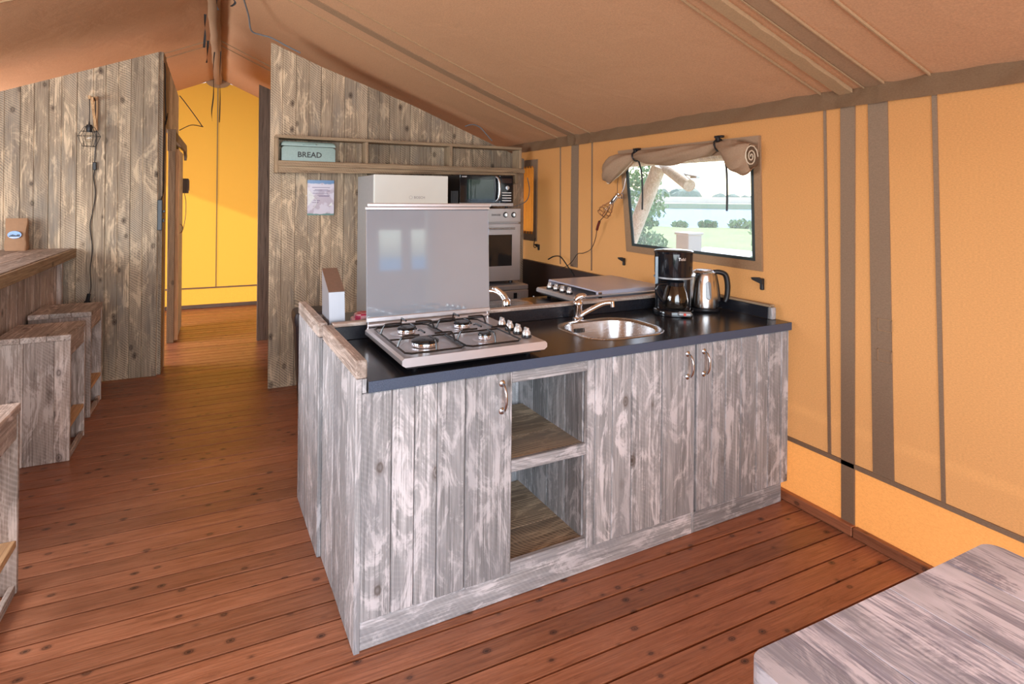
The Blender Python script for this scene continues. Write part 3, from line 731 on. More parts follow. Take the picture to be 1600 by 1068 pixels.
# right cabinet
cb = Thing('base_cabinet', (1.82, .28, 0), ISL, 'single-door grey-washed plank cabinet at the canvas wall end of the island', 'cabinet')
door(cb, [1.500, 1.593, 1.679, 1.779, 1.888, 1.970, 2.063, 2.118], .100, .842, 1.540)
panel(cb, 'plinth', 1.500, 2.085, .006, .026, .001, .092, Wx)
panel(cb, 'side_panel', 1.4895, 1.4995, .006, .56, .001, .842, Wz)
panel(cb, 'side_panel', 2.075, 2.085, .027, .56, .001, .842, Wz)
# back-to-back rear cabinet
cc = Thing('base_cabinet', (1.1, .85, 0), ISL, 'rear grey-washed plank cabinet standing back to back behind the island front', 'cabinet')
sp = panel(cc, 'side_panel', -.014, .004, .60, 1.11, .02, .88, Wz)
lplanks(cc, '', [.579, .70, .82, .94, 1.03, 1.12], 0, 0, .001, .90, Wz, axis='y', parent=sp, x0=-.018, x1=.0, jit=.0006)
bm = B(); box(bm, -.020, .018, .582, 1.125, .902, .960, .004); cc.part('cap_rail', bm, wood('stool', 1), label='brown-grey cap rail on the rear side panel')
panel(cc, 'carcass_side', .55, .57, .60, 1.10, .02, .842, Wz); panel(cc, 'carcass_side', 1.3, 1.32, .60, 1.10, .02, .842, Wz); panel(cc, 'carcass_side', 2.03, 2.05, .60, 1.10, .02, .842, Wz)
for cuts in ([.02, .19, .37, .55], [.57, .76, .94, 1.13, 1.3], [1.32, 1.5, 1.68, 1.86, 2.04]):
    d = panel(cc, 'door', cuts[0]+.01, cuts[-1]-.01, 1.098, 1.11, .12, .82, Wz); lplanks(cc, '', cuts, 1.108, 1.126, .10, .842, Wz, parent=d)
panel(cc, 'plinth', .02, 2.04, 1.09, 1.106, .001, .098, Wx)

# worktops
wt = Thing('worktop', (1.1, .27, .85), ISL, 'dark front worktop with a speckled edge tinted by cool light, holding hob and sink', 'worktop')
SX, SY, SW, SD = 1.225, .265, .40, .335     # sink cut-out
def slab_with_hole(x0, x1, y0, y1, z0, z1, hole):
    bm = B(); o = [(x1, y1), (x0, y1), (x0, y0), (x1, y0)]; n = len(hole); q = n//4
    for z, flip in ((z1, False), (z0, True)):
        ov = [bm.verts.new((*p, z)) for p in o]; hv = [bm.verts.new((*p, z)) for p in hole]
        if z == z1: T_o, T_h = ov, hv
        else: B_o, B_h = ov, hv
        for k in range(4):
            for i in range(q-1): bm.faces.new((ov[k], hv[k*q+i], hv[k*q+i+1]))
            bm.faces.new((ov[k], hv[(k*q+q-1)], hv[(k*q+q) % n], ov[(k+1) % 4]))
    for k in range(4): bm.faces.new((T_o[k], T_o[(k+1) % 4], B_o[(k+1) % 4], B_o[k]))
    for k in range(n): bm.faces.new((T_h[k], T_h[(k+1) % n], B_h[(k+1) % n], B_h[k]))
    return bm
hole = [(SX+x, SY+y) for x, y in rrect(SW, SD, .12, 7)]
wt.part('slab', slab_with_hole(.036, 2.118, -.018, .556, .847, .885, hole), M['worktop'])
panel(wt, 'front_edge', .036, 2.118, -.0205, -.018, .8475, .8845, M['wedge'], bev=.0008, label='speckled front edge tinted by cool light')
panel(wt, 'upstand', .036, 2.075, .5565, .566, .886, .940, M['worktop'], bev=.001)
panel(wt, 'ledge_board', .036, 2.10, .556, .600, .941, .956, wood('stool', 0))
panel(wt, 'side_upstand', 2.076, 2.086, .085, .556, .886, .945, M['worktop'], bev=.001)
panel(wt, 'side_ledge', 2.074, 2.108, .070, .556, .946, .958, wood('shelfw', 1))
panel(wt, 'end_block', 2.076, 2.106, .060, .084, .886, .945, wood('island', 2))
wt2 = Thing('worktop', (1.1, .86, .85), ISL, 'dark rear worktop carrying the closed hob and second tap', 'worktop')
panel(wt2, 'slab', .022, 2.045, .602, 1.14, .847, .885, M['worktop'])

# sink
sk_ = Thing('sink', (SX, SY, .75), ISL, 'oval-cornered stainless steel inset sink in the front worktop', 'sink')
bm = B(); rings = []
for w, d, r, z in ((SW+.055, SD+.06, .14, .8852), (SW+.05, SD+.055, .14, .8885), (SW+.012, SD+.014, .125, .8882), (SW-.01, SD-.01, .12, .880), (SW-.03, SD-.03, .115, .80), (SW-.06, SD-.06, .10, .752), (SW-.12, SD-.12, .07, .742)):
    rings.append([bm.verts.new((SX+x, SY+y, z)) for x, y in rrect(w, d, r, 7)])
n = len(rings[0])
for a, b in zip(rings, rings[1:]):
    for k in range(n): bm.faces.new((a[k], a[(k+1) % n], b[(k+1) % n], b[k]))
bm.faces.new(rings[-1]); sk_.part('basin', bm, M['steel'], smooth=True)
bm = B(); lathe(bm, [(0, .7435), (.033, .7435), (.040, .746), (.042, .7435)], (SX+.02, SY+.02, 0), 20); sk_.part('drain', bm, M['chrome'], smooth=True)
bm = B()
for i in range(6): box(bm, SX-.085+i*.009, SX-.0825+i*.009, SY+SD/2-.0185, SY+SD/2-.0125, .838, .858)
sk_.part('overflow_slots', bm, M['black'])
# tap
tp = Thing('tap', (1.205, .495, .886), ISL, 'chrome mixer tap standing behind the sink', 'tap')
bm = B(); cx, cy = 1.205, .495; lathe(bm, [(0, .886), (.028, .886), (.028, .891), (.021, .897), (.021, .950), (.024, .955), (.024, .968), (.019, .976), (0, .976)], (cx, cy, 0), 20); tp.part('body', bm, M['chrome'], smooth=True)
bm = B(); tube(bm, spline([(cx+.01, cy-.01, .905), (cx+.05, cy-.035, .934), (cx+.10, cy-.07, .966), (cx+.135, cy-.095, .972)], 5), [.014-.0002*i for i in range(16)], 12); tube(bm, [(cx+.135, cy-.095, .978), (cx+.137, cy-.097, .952)], .013, 12)
tp.part('spout', bm, M['chrome'], smooth=True)
bm = B(); tube(bm, spline([(cx-.018, cy-.0, .978), (cx, cy, .992), (cx+.022, cy-.01, 1.0), (cx+.035, cy-.02, .999)], 4), [.010, .012, .014, .016, .017, .017, .016, .015, .014, .012, .010, .008, .007], 10); tp.part('lever', bm, M['chrome'], smooth=True)
tp2 = Thing('tap', (.965, .80, .886), ISL, 'chrome tap with curved spout on the rear worktop', 'tap')
cx, cy = .965, .80; bm = B(); lathe(bm, [(0, .886), (.028, .886), (.026, .894), (.021, .90), (.022, .945), (.015, .955), (0, .956)], (cx, cy, 0), 20); tp2.part('body', bm, M['chrome'], smooth=True)
bm = B(); tube(bm, spline([(cx, cy, .93), (cx-.02, cy+.04, .975), (cx-.05, cy+.09, .985), (cx-.08, cy+.14, .965)], 5), .012, 12); tp2.part('spout', bm, M['chrome'], smooth=True)
bm = B(); tube(bm, spline([(cx, cy, .95), (cx-.01, cy+.02, .975), (cx-.03, cy+.06, 1.0), (cx-.04, cy+.08, 1.0)], 4), [.014]*5+[.011]*5+[.008]*3, 10); tp2.part('lever', bm, M['chrome'], smooth=True)
s2 = Thing('sink', (.98, 1.0, .80), ISL, 'steel sink inset in the rear worktop behind its tap', 'sink')
bm = B(); rings = []
for w, d, r, z in ((.44, .22, .09, .8855), (.435, .215, .09, .8885), (.40, .18, .08, .888), (.39, .17, .08, .887)):
    rings.append([bm.verts.new((1.0+x, 1.0+y, z)) for x, y in rrect(w, d, r, 5)])
n = len(rings[0])
for a, b in zip(rings, rings[1:]):
    for k in range(n): bm.faces.new((a[k], a[(k+1) % n], b[(k+1) % n], b[k]))
bm.faces.new(rings[-1]); s2.part('basin', bm, M['steel'], smooth=True)

# gas hob ----------------------------------------------------------
def make_hob(label, closed=False):
    # local: x 0..0.57, y 0..0.50 (hinge at back), z 0 = worktop
    T = Thing('gas_hob', (0, 0, 0), W0, label, 'hob')
    bm = B()
    pr = [(.012, .022), (.0, .030), (.0, .045), (.008, .053), (.562, .053), (.570, .045), (.570, .030), (.558, .022)]
    prism(bm, pr, 1, 0.0, .500); T.part('body', bm, M['steel_hob'])
    panel(T, 'underside', .02, .55, .012, .49, .012, .0225, M['black'])
    for x in (.06, .51):
        for y_ in (.05, .45):
            bm = B(); lathe(bm, [(0, 0), (.011, 0), (.013, .006), (.010, .013), (0, .013)], (x, y_, 0.0005), 12); T.part('foot', bm, M['black'], smooth=True)
    # knobs along the right side
    for y_ in (.085, .155, .225, .295):
        bm = B(); lathe(bm, [(.019, .0535), (.021, .057), (.019, .064), (0, .064)], (.527, y_, 0), 16); k = T.part('knob', bm, M['black'], smooth=True)
        bm = B(); lathe(bm, [(.017, .064), (.016, .072), (.010, .083), (0, .085)], (.527, y_, 0), 16); box(bm, .522, .532, y_-.015, y_+.015, .072, .092, .003)
        T.part('knob_cap', bm, M['pearl'], parent=k, smooth=True)
    if not closed:
        for x, y_, r in ((.125, .125, .048), (.125, .345, .034), (.365, .125, .025), (.365, .345, .034)):
            bm = B(); lathe(bm, [(0, .0535), (r*1.9, .0535), (r*1.7, .056), (r*1.05, .0545)], (x, y_, 0), 24); b_ = T.part('burner', bm, M['steel_hob'], smooth=True)
            bm = B(); lathe(bm, [(r*.95, .056), (r, .066), (r*.97, .070)], (x, y_, 0), 24)
            for k in range(24):
                a = 2*math.pi*k/24; box(bm, x+r*.99*math.cos(a)-.0015, x+r*.99*math.cos(a)+.0015, y_+r*.99*math.sin(a)-.0015, y_+r*.99*math.sin(a)+.0015, .058, .069)
            T.part('flame_ring', bm, M['chrome'], parent=b_, smooth=True)
            bm = B(); lathe(bm, [(r*.8, .069), (r*1.04, .071), (r*1.04, .077), (r*.95, .080), (0, .081)], (x, y_, 0), 24); T.part('burner_cap', bm, M['enamel'], parent=b_, smooth=True)
        for gx0, gx1 in ((.022, .243), (.251, .475)):
            bm = B(); y0, y1 = .022, .452; c = .018; z = .061
            loop = [(gx0+c, y0, z), (gx1-c, y0, z), (gx1, y0+c, z), (gx1, y1-c, z), (gx1-c, y1, z), (gx0+c, y1, z), (gx0, y1-c, z), (gx0, y0+c, z)]
            tube(bm, loop, .0036, 8, closed=True)
            gc = (gx0+gx1)/2
            for yc, in ((.125,), (.345,)):
                for s, xe in ((1, gx0), (-1, gx1)):
                    tube(bm, spline([(xe, yc, z), (xe+s*.012, yc, z+.030), (xe+s*.028, yc, z+.036), (gc-s*.030, yc, z+.036)], 4), .0036, 8)
                for s in (1, -1):
                    ye = yc+s*.098
                    tube(bm, spline([(gc, ye, z if abs(ye-y0) < .02 or abs(ye-y1) < .02 else z+.030), (gc, ye-s*.008, z+.032), (gc, ye-s*.02, z+.036), (gc, yc+s*.028, z+.036)], 4), .0036, 8)
            tube(bm, [(gx0, .235, z), (gx1, .235, z)], .0034, 8)
            T.part('pan_grate', bm, M['enamel'], smooth=True)
        # open lid standing up on its hinge
        bm = B(); tube(bm, [(.012, .508, .063), (.565, .508, .063)], .009, 12); T.part('hinge_bar', bm, M['steel_hob'], smooth=True)
        for x in (.012, .560):
            bm = B(); tube(bm, [(x, .506, .045), (x, .506, .100)], .006, 10); T.part('hinge_pin', bm, M['chrome'], smooth=True)
        LT = Matrix.Translation((0, .50, .07)) @ Matrix.Rotation(-R(3), 4, 'X') @ Matrix.Translation((0, -.50, -.07))
        bm = B(); box(bm, .004, .566, .494, .500, .086, .540, .002); bm.transform(LT); ld = T.part('lid', bm, M['lid'], label='raised grey steel lid')
        for z_, h_ in ((.078, .020), (.540, .014)):
            bm = B(); box(bm, .004 if z_ < .3 else .0, .566 if z_ < .3 else .570, .488, .503, z_, z_+h_, .003); bm.transform(LT); T.part('lid_lip', bm, M['steel_hob'], parent=ld)
        bm = B(); box(bm, .012, .582, .497, .515, .553, .570, .004); bm.transform(LT); T.part('lid_lip', bm, M['steel_hob'], parent=ld)
    else:
        bm = B(); prism(bm, [(-.004, .062), (-.004, .092), (.0, .096), (.485, .096), (.492, .092), (.492, .058), (.486, .058), (.484, .088), (.002, .088), (.002, .062)], 0, .0, .480); ld = T.part('lid', bm, M['lid_pale'], label='closed pale steel lid')
        bm = B(); tube(bm, [(.012, .500, .070), (.565, .500, .070)], .007, 12); T.part('hinge_bar', bm, M['steel_hob'], smooth=True)
        bm = B(); box(bm, .005, .030, .488, .502, .052, .090, .003); T.part('hinge_bracket', bm, M['chrome'], parent=ld)
        bm = B(); box(bm, .45, .475, .488, .502, .052, .090, .003); T.part('hinge_bracket', bm, M['chrome'], parent=ld)
    return T
h1 = make_hob('four-burner gas hob with its steel lid raised, on the front worktop')
h1.o.location = ISL.m @ Vector((.153, .002, .885)); h1.o.rotation_euler = (0, 0, ISL.a)
h2 = make_hob('gas hob with its lid closed, on the rear worktop by the canvas wall', True)
h2.o.location = ISL.m @ Vector((1.36+.57, 1.165, .885)); h2.o.rotation_euler = (0, 0, ISL.a+math.pi)

# coffee maker -----------------------------------------------------
cm = Thing('coffee_maker', (1.74, .40, .886), ISL, 'black drip coffee maker with glass jug at the island corner', 'coffee maker', rz=R(-42))
# built in own axes around the origin, then turned: x right, -y front
def own(T, name, bm, m, **kw):
    o = mkobj(name, bm, m, kw.get('smooth', False)); o.parent = kw.get('parent') or T.o
    if kw.get('label'): o['label'] = kw['label']
    return o
bm = B(); rrbox(bm, .205, .215, .002, .028, .09, (0, 0), .006); own(cm, 'base', bm, M['gloss'], smooth=True)
bm = B(); lathe(bm, [(0, .0285), (.062, .0285), (.064, .031), (.058, .033), (0, .033)], (.01, -.025, 0), 28); own(cm, 'hotplate', bm, M['black'], smooth=True)
bm = B(); rrbox(bm, .185, .09, .028, .200, .03, (0, .055)); own(cm, 'rear_column', bm, M['gloss'], smooth=True)
bm = B(); lathe(bm, [(0, .185), (.080, .185), (.094, .196), (.097, .22), (.098, .316), (0, .316)], (0, 0, 0), 32); own(cm, 'filter_housing', bm, M['gloss'], smooth=True)
bm = B(); lathe(bm, [(.100, .317), (.101, .326), (.092, .332), (.04, .336), (0, .336)], (0, 0, 0), 32); own(cm, 'lid', bm, M['gloss'], smooth=True)
bm = B(); lathe(bm, [(.0985, .188), (.1, .188), (.1, .196), (.0985, .196)], (0, 0, 0), 32); own(cm, 'chrome_band', bm, M['badge'], smooth=True)
bm = B(); lathe(bm, [(0, .034), (.055, .034), (.064, .045), (.066, .075), (.058, .115), (.044, .150), (.042, .158)], (.01, -.025, 0), 28); lathe(bm, [(.040, .158), (.056, .117), (.0635, .075), (.061, .047), (.053, .037), (0, .037)], (.01, -.025, 0), 28)
jug = own(cm, 'jug', bm, M['smoke'], smooth=True, label='clear glass jug')
bm = B(); lathe(bm, [(.046, .150), (.047, .168), (.040, .176), (0, .178)], (.01, -.025, 0), 24); own(cm, 'jug_lid', bm, M['gloss'], parent=jug, smooth=True)
bm = B(); tube(bm, spline([(-.03, -.055, .160), (-.075, -.085, .158), (-.085, -.09, .12), (-.055, -.075, .075)], 5), .008, 10); own(cm, 'jug_handle', bm, M['gloss'], parent=jug, smooth=True)
bm = B(); prism(bm, [(-.092, .16), (-.078, .16), (-.078, .30), (-.092, .30)], 1, -.072, -.058); own(cm, 'water_gauge', bm, plain('grey_blue_gauge', (.18, .24, .30), .15))
bm = B(); box(bm, .02, .09, -.118, -.095, .006, .030, .008); own(cm, 'switch_panel', bm, M['badge'])
bm = B(); lathe(bm, [(0, 0), (.007, 0), (.007, .004), (0, .004)], (.055, -.1215, .018), 14, axis='y'); own(cm, 'switch', bm, M['red'], smooth=True, label='red switch')
bm = textbm('Tefal', .020, (.022, -.0993, .285), (1, -.0, 0), (0, 0, 1)); 
for v in bm.verts:   # wrap lettering round the housing
    a = v.co.x/.099; dr = -.0993-v.co.y; v.co.x, v.co.y = (.0985+dr+.001)*math.sin(a), -(.0985+dr+.001)*math.cos(a)
own(cm, 'lettering', bm, M['pearl'])
# kettle
kt = Thing('kettle', (1.958, .398, .886), ISL, 'brushed steel electric kettle with black handle', 'kettle', rz=R(-28))
bm = B(); lathe(bm, [(0, .001), (.080, .001), (.083, .006), (.082, .016), (.076, .020), (0, .020)], (0, 0, 0), 32); own(kt, 'power_base', bm, M['black'], smooth=True)
bm = B(); lathe(bm, [(0, .021), (.080, .021), (.081, .028), (.0785, .07), (.072, .13), (.064, .19), (.060, .200)], (0, 0, 0), 36); own(kt, 'body', bm, brushed('kettle_steel', (.66, .64, .62), .2, 0), smooth=True)
bm = B(); lathe(bm, [(.061, .200), (.062, .206), (.050, .214), (.044, .212), (.042, .218), (0, .220)], (0, 0, 0), 32); own(kt, 'lid', bm, M['steel'], smooth=True)
bm = B(); prism(bm, [(-.02, .185), (.02, .185), (.0, .205)], 1, -.03, .03); bm.transform(Matrix.Translation((-.062, 0, 0))); own(kt, 'spout', bm, M['steel'])
bm = B(); tube(bm, spline([(.05, 0, .205), (.085, 0, .205), (.118, 0, .188), (.130, 0, .13), (.126, 0, .07), (.115, 0, .045)], 6), [.012+.003*math.sin(i/31*math.pi) for i in range(31)], 10)
tube(bm, spline([(.060, 0, .19), (.074, 0, .12), (.082, 0, .05)], 6), .011, 10); own(kt, 'handle', bm, M['black'], smooth=True)
bm = B()
ring = []
for (x, z) in [(x, z) for x, z in rrect(.030, .095, .0149, 6)]:
    zz = .115+z; rr = .0785-(zz-.07)*.118 if zz > .07 else .080; ring.append((x, -math.sqrt(max(rr*rr-x*x, 0)), zz))
a = [bm.verts.new((x, y_-.0035, z)) for x, y_, z in ring]; b = [bm.verts.new((x, y_+.002, z)) for x, y_, z in ring]
bm.faces.new(a); n = len(a)
for k in range(n): bm.faces.new((a[k], a[(k+1) % n], b[(k+1) % n], b[k]))
own(kt, 'water_window', bm, plain('grey_gauge', (.22, .23, .25), .12))
bm = B(); tube(bm, spline([(.09, .02, .01), (.12, .05, .006), (.10, .10, .007), (.06, .11, .006)], 6), .003, 6); own(kt, 'mains_cord', bm, M['cord'], smooth=True)

# knife block / utensil holder and tea towel on the rear worktop
ub = Thing('utensil_holder', (.07, .74, .886), ISL, 'slanted stainless steel utensil box behind the island corner', 'holder')
bm = B(); hexa(bm, [(.036, .63, .886), (.100, .63, .886), (.100, .80, .886), (.036, .80, .886), (.030, .632, 1.075), (.096, .632, 1.075), (.096, .79, 1.155), (.030, .79, 1.155)])
ub.part('body', bm, M['steel_v'])
bm = B(); hexa(bm, [(.030, .632, 1.0755), (.096, .632, 1.0755), (.096, .79, 1.1555), (.030, .79, 1.1555), (.030, .631, 1.0795), (.096, .631, 1.0795), (.096, .79, 1.1595), (.030, .79, 1.1595)])
ub.part('slanted_top', bm, plain('brown_top', (.20, .12, .085), .35))
bm = B()
for k, (dx, dz) in enumerate(((0, 0), (.004, .02), (-.003, .04), (.006, .058))):
    t = B(); rrbox(t, .11-.012*k, .09, .888+dz, .907+dz, .03, (.185+dx, .70), .008)
    for v in t.verts: v.co.z += .004*noise.noise(v.co*22+Vector((k, 0, 0))); v.co.x += .006*noise.noise(v.co*30)
    merge(bm, t)
solo('tea_towel', bm, M['pink'], 'folded pink and white tea towel beside the steel utensil box', 'towel', frame=ISL, loc=(.185, .70, .888), smooth=True)

# ================================================================== APPLIANCES along the kitchen wall
fr = Thing('fridge', (1.25, 4.5, 0), W0, 'tall grey-sided fridge with a pale front, under the wall shelf', 'fridge')
bm = B(); box(bm, .968, 1.528, 4.232, 4.775, .02, 1.637, .004); fr.part('cabinet', bm, M['fridge'])
for z0_, z1_ in ((.06, .55), (.56, 1.64)):
    bm = B(); box(bm, .966, 1.530, 4.195, 4.228, z0_, z1_, .006, 2); d_ = fr.part('door', bm, M['fridge_door'])
bm = textbm('BOSCH', .026, (1.262, 4.1948, 1.466), (1, 0, 0), (0, 0, 1), .0005); lathe(bm, [(.011, 0), (.013, 0), (.013, -.001), (.011, -.001), (.011, 0)], (1.238, 4.195, 1.475), 16, axis='y'); fr.part('badge', bm, M['badge'], parent=d_)
bm = B(); box(bm, 1.0, 1.5, 4.26, 4.75, .0, .02); fr.part('foot_plinth', bm, M['black'])
mw = Thing('microwave', (1.88, 4.45, 1.40), W0, 'black-fronted microwave oven on top of the steel oven', 'microwave')
bm = B(); box(bm, 1.648, 2.108, 4.262, 4.62, 1.413, 1.655, .003); mw.part('casing', bm, M['blackmatte'])
bm = B()
for i in range(6): box(bm, 1.6465, 1.649, 4.30+i*.028, 4.306+i*.028, 1.43, 1.53)
mw.part('vent_slots', bm, M['badge'])
bm = B(); box(bm, 1.645, 2.111, 4.245, 4.262, 1.41, 1.437, .002); mw.part('bottom_trim', bm, M['steel_app'])
bm = B(); box(bm, 1.645, 1.985, 4.245, 4.262, 1.438, 1.656, .002); dr = mw.part('door', bm, M['gloss'])
bm = B(); box(bm, 1.705, 1.93, 4.2435, 4.2445, 1.465, 1.62, 0); mw.part('door_window', bm, plain('black_glass_green_reflection', (.012, .03, .026), .03), parent=dr)  # green tint stands in for a green reflection on the dark glass
bm = B(); tube(bm, spline([(1.957, 4.246, 1.452), (1.968, 4.222, 1.475), (1.972, 4.214, 1.545), (1.968, 4.222, 1.625), (1.957, 4.246, 1.645)], 5), .009, 10); mw.part('handle', bm, M['nickel'], parent=dr, smooth=True)
bm = B(); box(bm, 1.988, 2.108, 4.245, 4.262, 1.438, 1.656, .002); cp = mw.part('control_panel', bm, M['gloss'])
bm = B(); box(bm, 2.003, 2.093, 4.2435, 4.2447, 1.598, 1.635); mw.part('display', bm, plain('display', (.05, .03, .025), .1), parent=cp)
bm = B(); lathe(bm, [(0, 0), (.018, 0), (.020, -.004), (.017, -.014), (0, -.015)], (2.05, 4.2445, 1.56), 20, axis='y'); mw.part('dial', bm, M['nickel'], parent=cp, smooth=True)
for k in range(4):
    bm = B(); box(bm, 2.008, 2.09, 4.242, 4.2445, 1.452+k*.021, 1.460+k*.021, .001); mw.part('button', bm, M['white'], parent=cp)
bm = textbm('SHARP', .014, (1.66, 4.2445, 1.637), (1, 0, 0), (0, 0, 1), .0004); mw.part('lettering', bm, M['white'], parent=dr)
for x in (1.68, 2.07):
    for y_ in (4.29, 4.58):
        bm = B(); lathe(bm, [(.014, 1.3945), (.014, 1.413)], (x, y_, 0), 10); bm.faces.new([v for v in bm.verts if v.co.z < 1.40]); mw.part('foot', bm, M['black'])
ov = Thing('oven', (1.88, 4.45, .80), W0, 'stainless steel oven with two knobs, standing under the microwave', 'oven')
bm = B(); box(bm, 1.625, 2.150, 4.225, 4.70, .822, 1.392, .003); ov.part('casing', bm, M['steel_app'])
bm = B(); box(bm, 1.62, 2.156, 4.198, 4.224, 1.283, 1.394, .003); pn = ov.part('control_panel', bm, M['steel_app'])
for x in (2.02, 2.092):
    bm = B(); lathe(bm, [(.023, 0), (.021, -.004), (0, -.004)], (x, 4.1975, 1.343), 18, axis='y'); k = ov.part('knob', bm, M['black'], parent=pn, smooth=True)
    bm = B(); lathe(bm, [(.015, -.004), (.014, -.016), (0, -.017)], (x, 4.1975, 1.343), 18, axis='y'); box(bm, x-.003, x+.003, 4.172, 4.184, 1.330, 1.356, .001); ov.part('knob_cap', bm, M['pearl'], parent=pn, smooth=True)
bm = textbm('ZANUSSI', .020, (1.895, 4.1972, 1.336), (1, 0, 0), (0, 0, 1), .0006); ov.part('lettering', bm, M['ink'], parent=pn)
bm = B(); box(bm, 1.62, 2.156, 4.198, 4.224, .815, 1.272, .003); dr = ov.part('door', bm, M['steel_app'])
bm = B(); box(bm, 1.70, 2.078, 4.1955, 4.1985, .935, 1.185, .001); ov.part('door_glass', bm, M['darkglass'], parent=dr)
bm = B(); tube(bm, [(1.66, 4.199, 1.235), (1.66, 4.172, 1.235), (2.09, 4.172, 1.235), (2.09, 4.199, 1.235)], .007, 10); ov.part('handle', bm, M['nickel'], parent=dr, smooth=True)
for x in (1.66, 2.10):
    for y_ in (4.26, 4.66):
        bm = B(); lathe(bm, [(0, .791), (.017, .791), (.017, .800), (.010, .822), (0, .822)], (x, y_, 0), 12); ov.part('foot', bm, M['black'], smooth=True)
dw = Thing('dishwasher', (1.88, 4.42, 0), W0, 'steel dishwasher standing on the floor beneath the oven', 'dishwasher')
bm = B(); box(bm, 1.60, 2.186, 4.14, 4.74, .02, .745, .003); dw.part('cabinet', bm, M['steel_app'])
bm = B(); box(bm, 1.595, 2.19, 4.12, 4.74, .752, .789, .004); dw.part('top', bm, M['steel_app'])
bm = B(); box(bm, 1.598, 2.188, 4.112, 4.139, .655, .749, .004); pn = dw.part('control_panel', bm, M['steel_app'])
bm = B(); box(bm, 2.055, 2.085, 4.110, 4.113, .675, .730); dw.part('display', bm, M['gloss'], parent=pn)
for i in range(4):
    for j in range(2):
        bm = B(); lathe(bm, [(0, 0), (.006, 0), (.006, -.003), (0, -.003)], (1.96+i*.022+(.09 if i > 1 else 0), 4.112, .69+j*.028), 10, axis='y'); dw.part('button', bm, M['badge'], parent=pn, smooth=True)
bm = B(); box(bm, 1.60, 2.186, 4.112, 4.139, .08, .65, .003); dw.part('door', bm, M['steel_app'])
bm = B(); box(bm, 1.63, 2.16, 4.16, 4.70, 0, .02); dw.part('foot_plinth', bm, M['black'])
# appliance cable by the microwave
bm = B(); tube(bm, spline([(2.435, 4.62, 1.66), (2.42, 4.55, 1.55), (2.36, 4.50, 1.45), (2.22, 4.48, 1.40), (2.16, 4.50, 1.398)], 6), .004, 6)
solo('appliance_cable', bm, M['greycord'], 'dark cable curving down beside the microwave', 'cable', smooth=True, loc=(2.3, 4.5, 1.4))
bm = B(); tube(bm, spline([(2.215, 4.08, .70), (2.27, 4.0, .60), (2.34, 3.75, .50), (2.40, 3.6, .40), (2.44, 3.5, .01)], 6), .005, 6)
solo('water_hose', bm, M['white'], 'thin pale hose leading from the dishwasher towards the canvas wall', 'hose', smooth=True, loc=(2.3, 3.8, .01))

# wall shelf --------------------------------------------------------
ws = Thing('wall_shelf', (1.37, 4.8, 1.66), W0, 'long brown plank box shelf with three bays on the kitchen wall', 'shelf')
SW_ = wood('shelfw', 0); SZ_ = wood('shelfw', 2)
x0, x1 = .338, 2.395
for nm, a in (('top_board', (x0, x1, 4.655, 4.806, 1.909, 1.932)), ('shelf_board', (x0+.022, x1-.022, 4.66, 4.806, 1.716, 1.742)), ('front_lip', (x0+.022, x1+.022, 4.636, 4.660, 1.700, 1.735))):
    bm = B(); box(bm, *a, .002); ws.part(nm, bm, SW_)
bm = B(); hexa(bm, [(x0+.022, 4.648, 1.650), (x0+.022, 4.672, 1.650), (x1-.06, 4.672, 1.682), (x1-.06, 4.648, 1.682), (x0+.022, 4.648, 1.699), (x0+.022, 4.672, 1.699), (x1-.06, 4.672, 1.699), (x1-.06, 4.648, 1.699)]); ws.part('lower_board', bm, SW_)
for x in (x0, x1-.022): bm = B(); box(bm, x, x+.022, 4.655, 4.806, 1.648 if x == x0 else 1.742, 1.908, .002); ws.part('end_board', bm, SZ_)
for x in (1.002, 1.712): bm = B(); box(bm, x, x+.024, 4.660, 4.806, 1.742, 1.909, .002); ws.part('divider', bm, SZ_)
bm = B(); box(bm, x1-.035, x1, 4.72, 4.806, 1.61, 1.70, .002); ws.part('bracket', bm, SZ_)
# bread bin
bn = Thing('bread_bin', (.575, 4.73, 1.742), W0, 'pale mint metal bread bin in the left bay of the wall shelf', 'bread bin')
def binsec(y0, y1, z0, z1, r, x0, x1, bm):
    pr = []
    for cy, cz, a in ((y1-r, z1-r, 0), (y0+r, z1-r, 90)):
        for i in range(7): t = R(a+90*i/6); pr.append((cy+r*math.cos(t), cz+r*math.sin(t)))
    pr += [(y0, z0), (y1, z0)]; return prism(bm, pr, 0, x0, x1)
def softends(x0, x1, y0, y1, z0, z1, r, bm):
    rings = []
    for ins, x in ((.03, x0), (.010, x0+.006), (0, x0+.02), (0, x1-.02), (.010, x1-.006), (.03, x1)):
        pr = []
        for cy, cz, a in ((y1-r, z1-r-ins*.6, 0), (y0+r, z1-r-ins*.6, 90)):
            for i in range(7): t = R(a+90*i/6); pr.append((cy+r*math.cos(t), cz+r*math.sin(t)))
        pr += [(y0+.001, z0), (y1-.001, z0)]; rings.append([bm.verts.new((x, *p)) for p in pr])
    n = len(rings[0]); bm.faces.new(rings[0]); bm.faces.new(rings[-1][::-1])
    for a, b in zip(rings, rings[1:]):
        for k in range(n): bm.faces.new((a[k], a[(k+1) % n], b[(k+1) % n], b[k]))
bm = B(); softends(.382, .772, 4.670, 4.795, 1.743, 1.852, .003, bm); bn.part('body', bm, M['mint'], smooth=True)
bm = B(); softends(.380, .774, 4.668, 4.797, 1.855, 1.890, .020, bm); lidp = bn.part('lid', bm, M['mint'], smooth=True)
bm = B(); tube(bm, spline([(.53, 4.668, 1.868), (.545, 4.660, 1.873), (.615, 4.660, 1.873), (.63, 4.668, 1.868)], 4), .004, 8); bn.part('lid_handle', bm, M['mint'], parent=lidp, smooth=True)
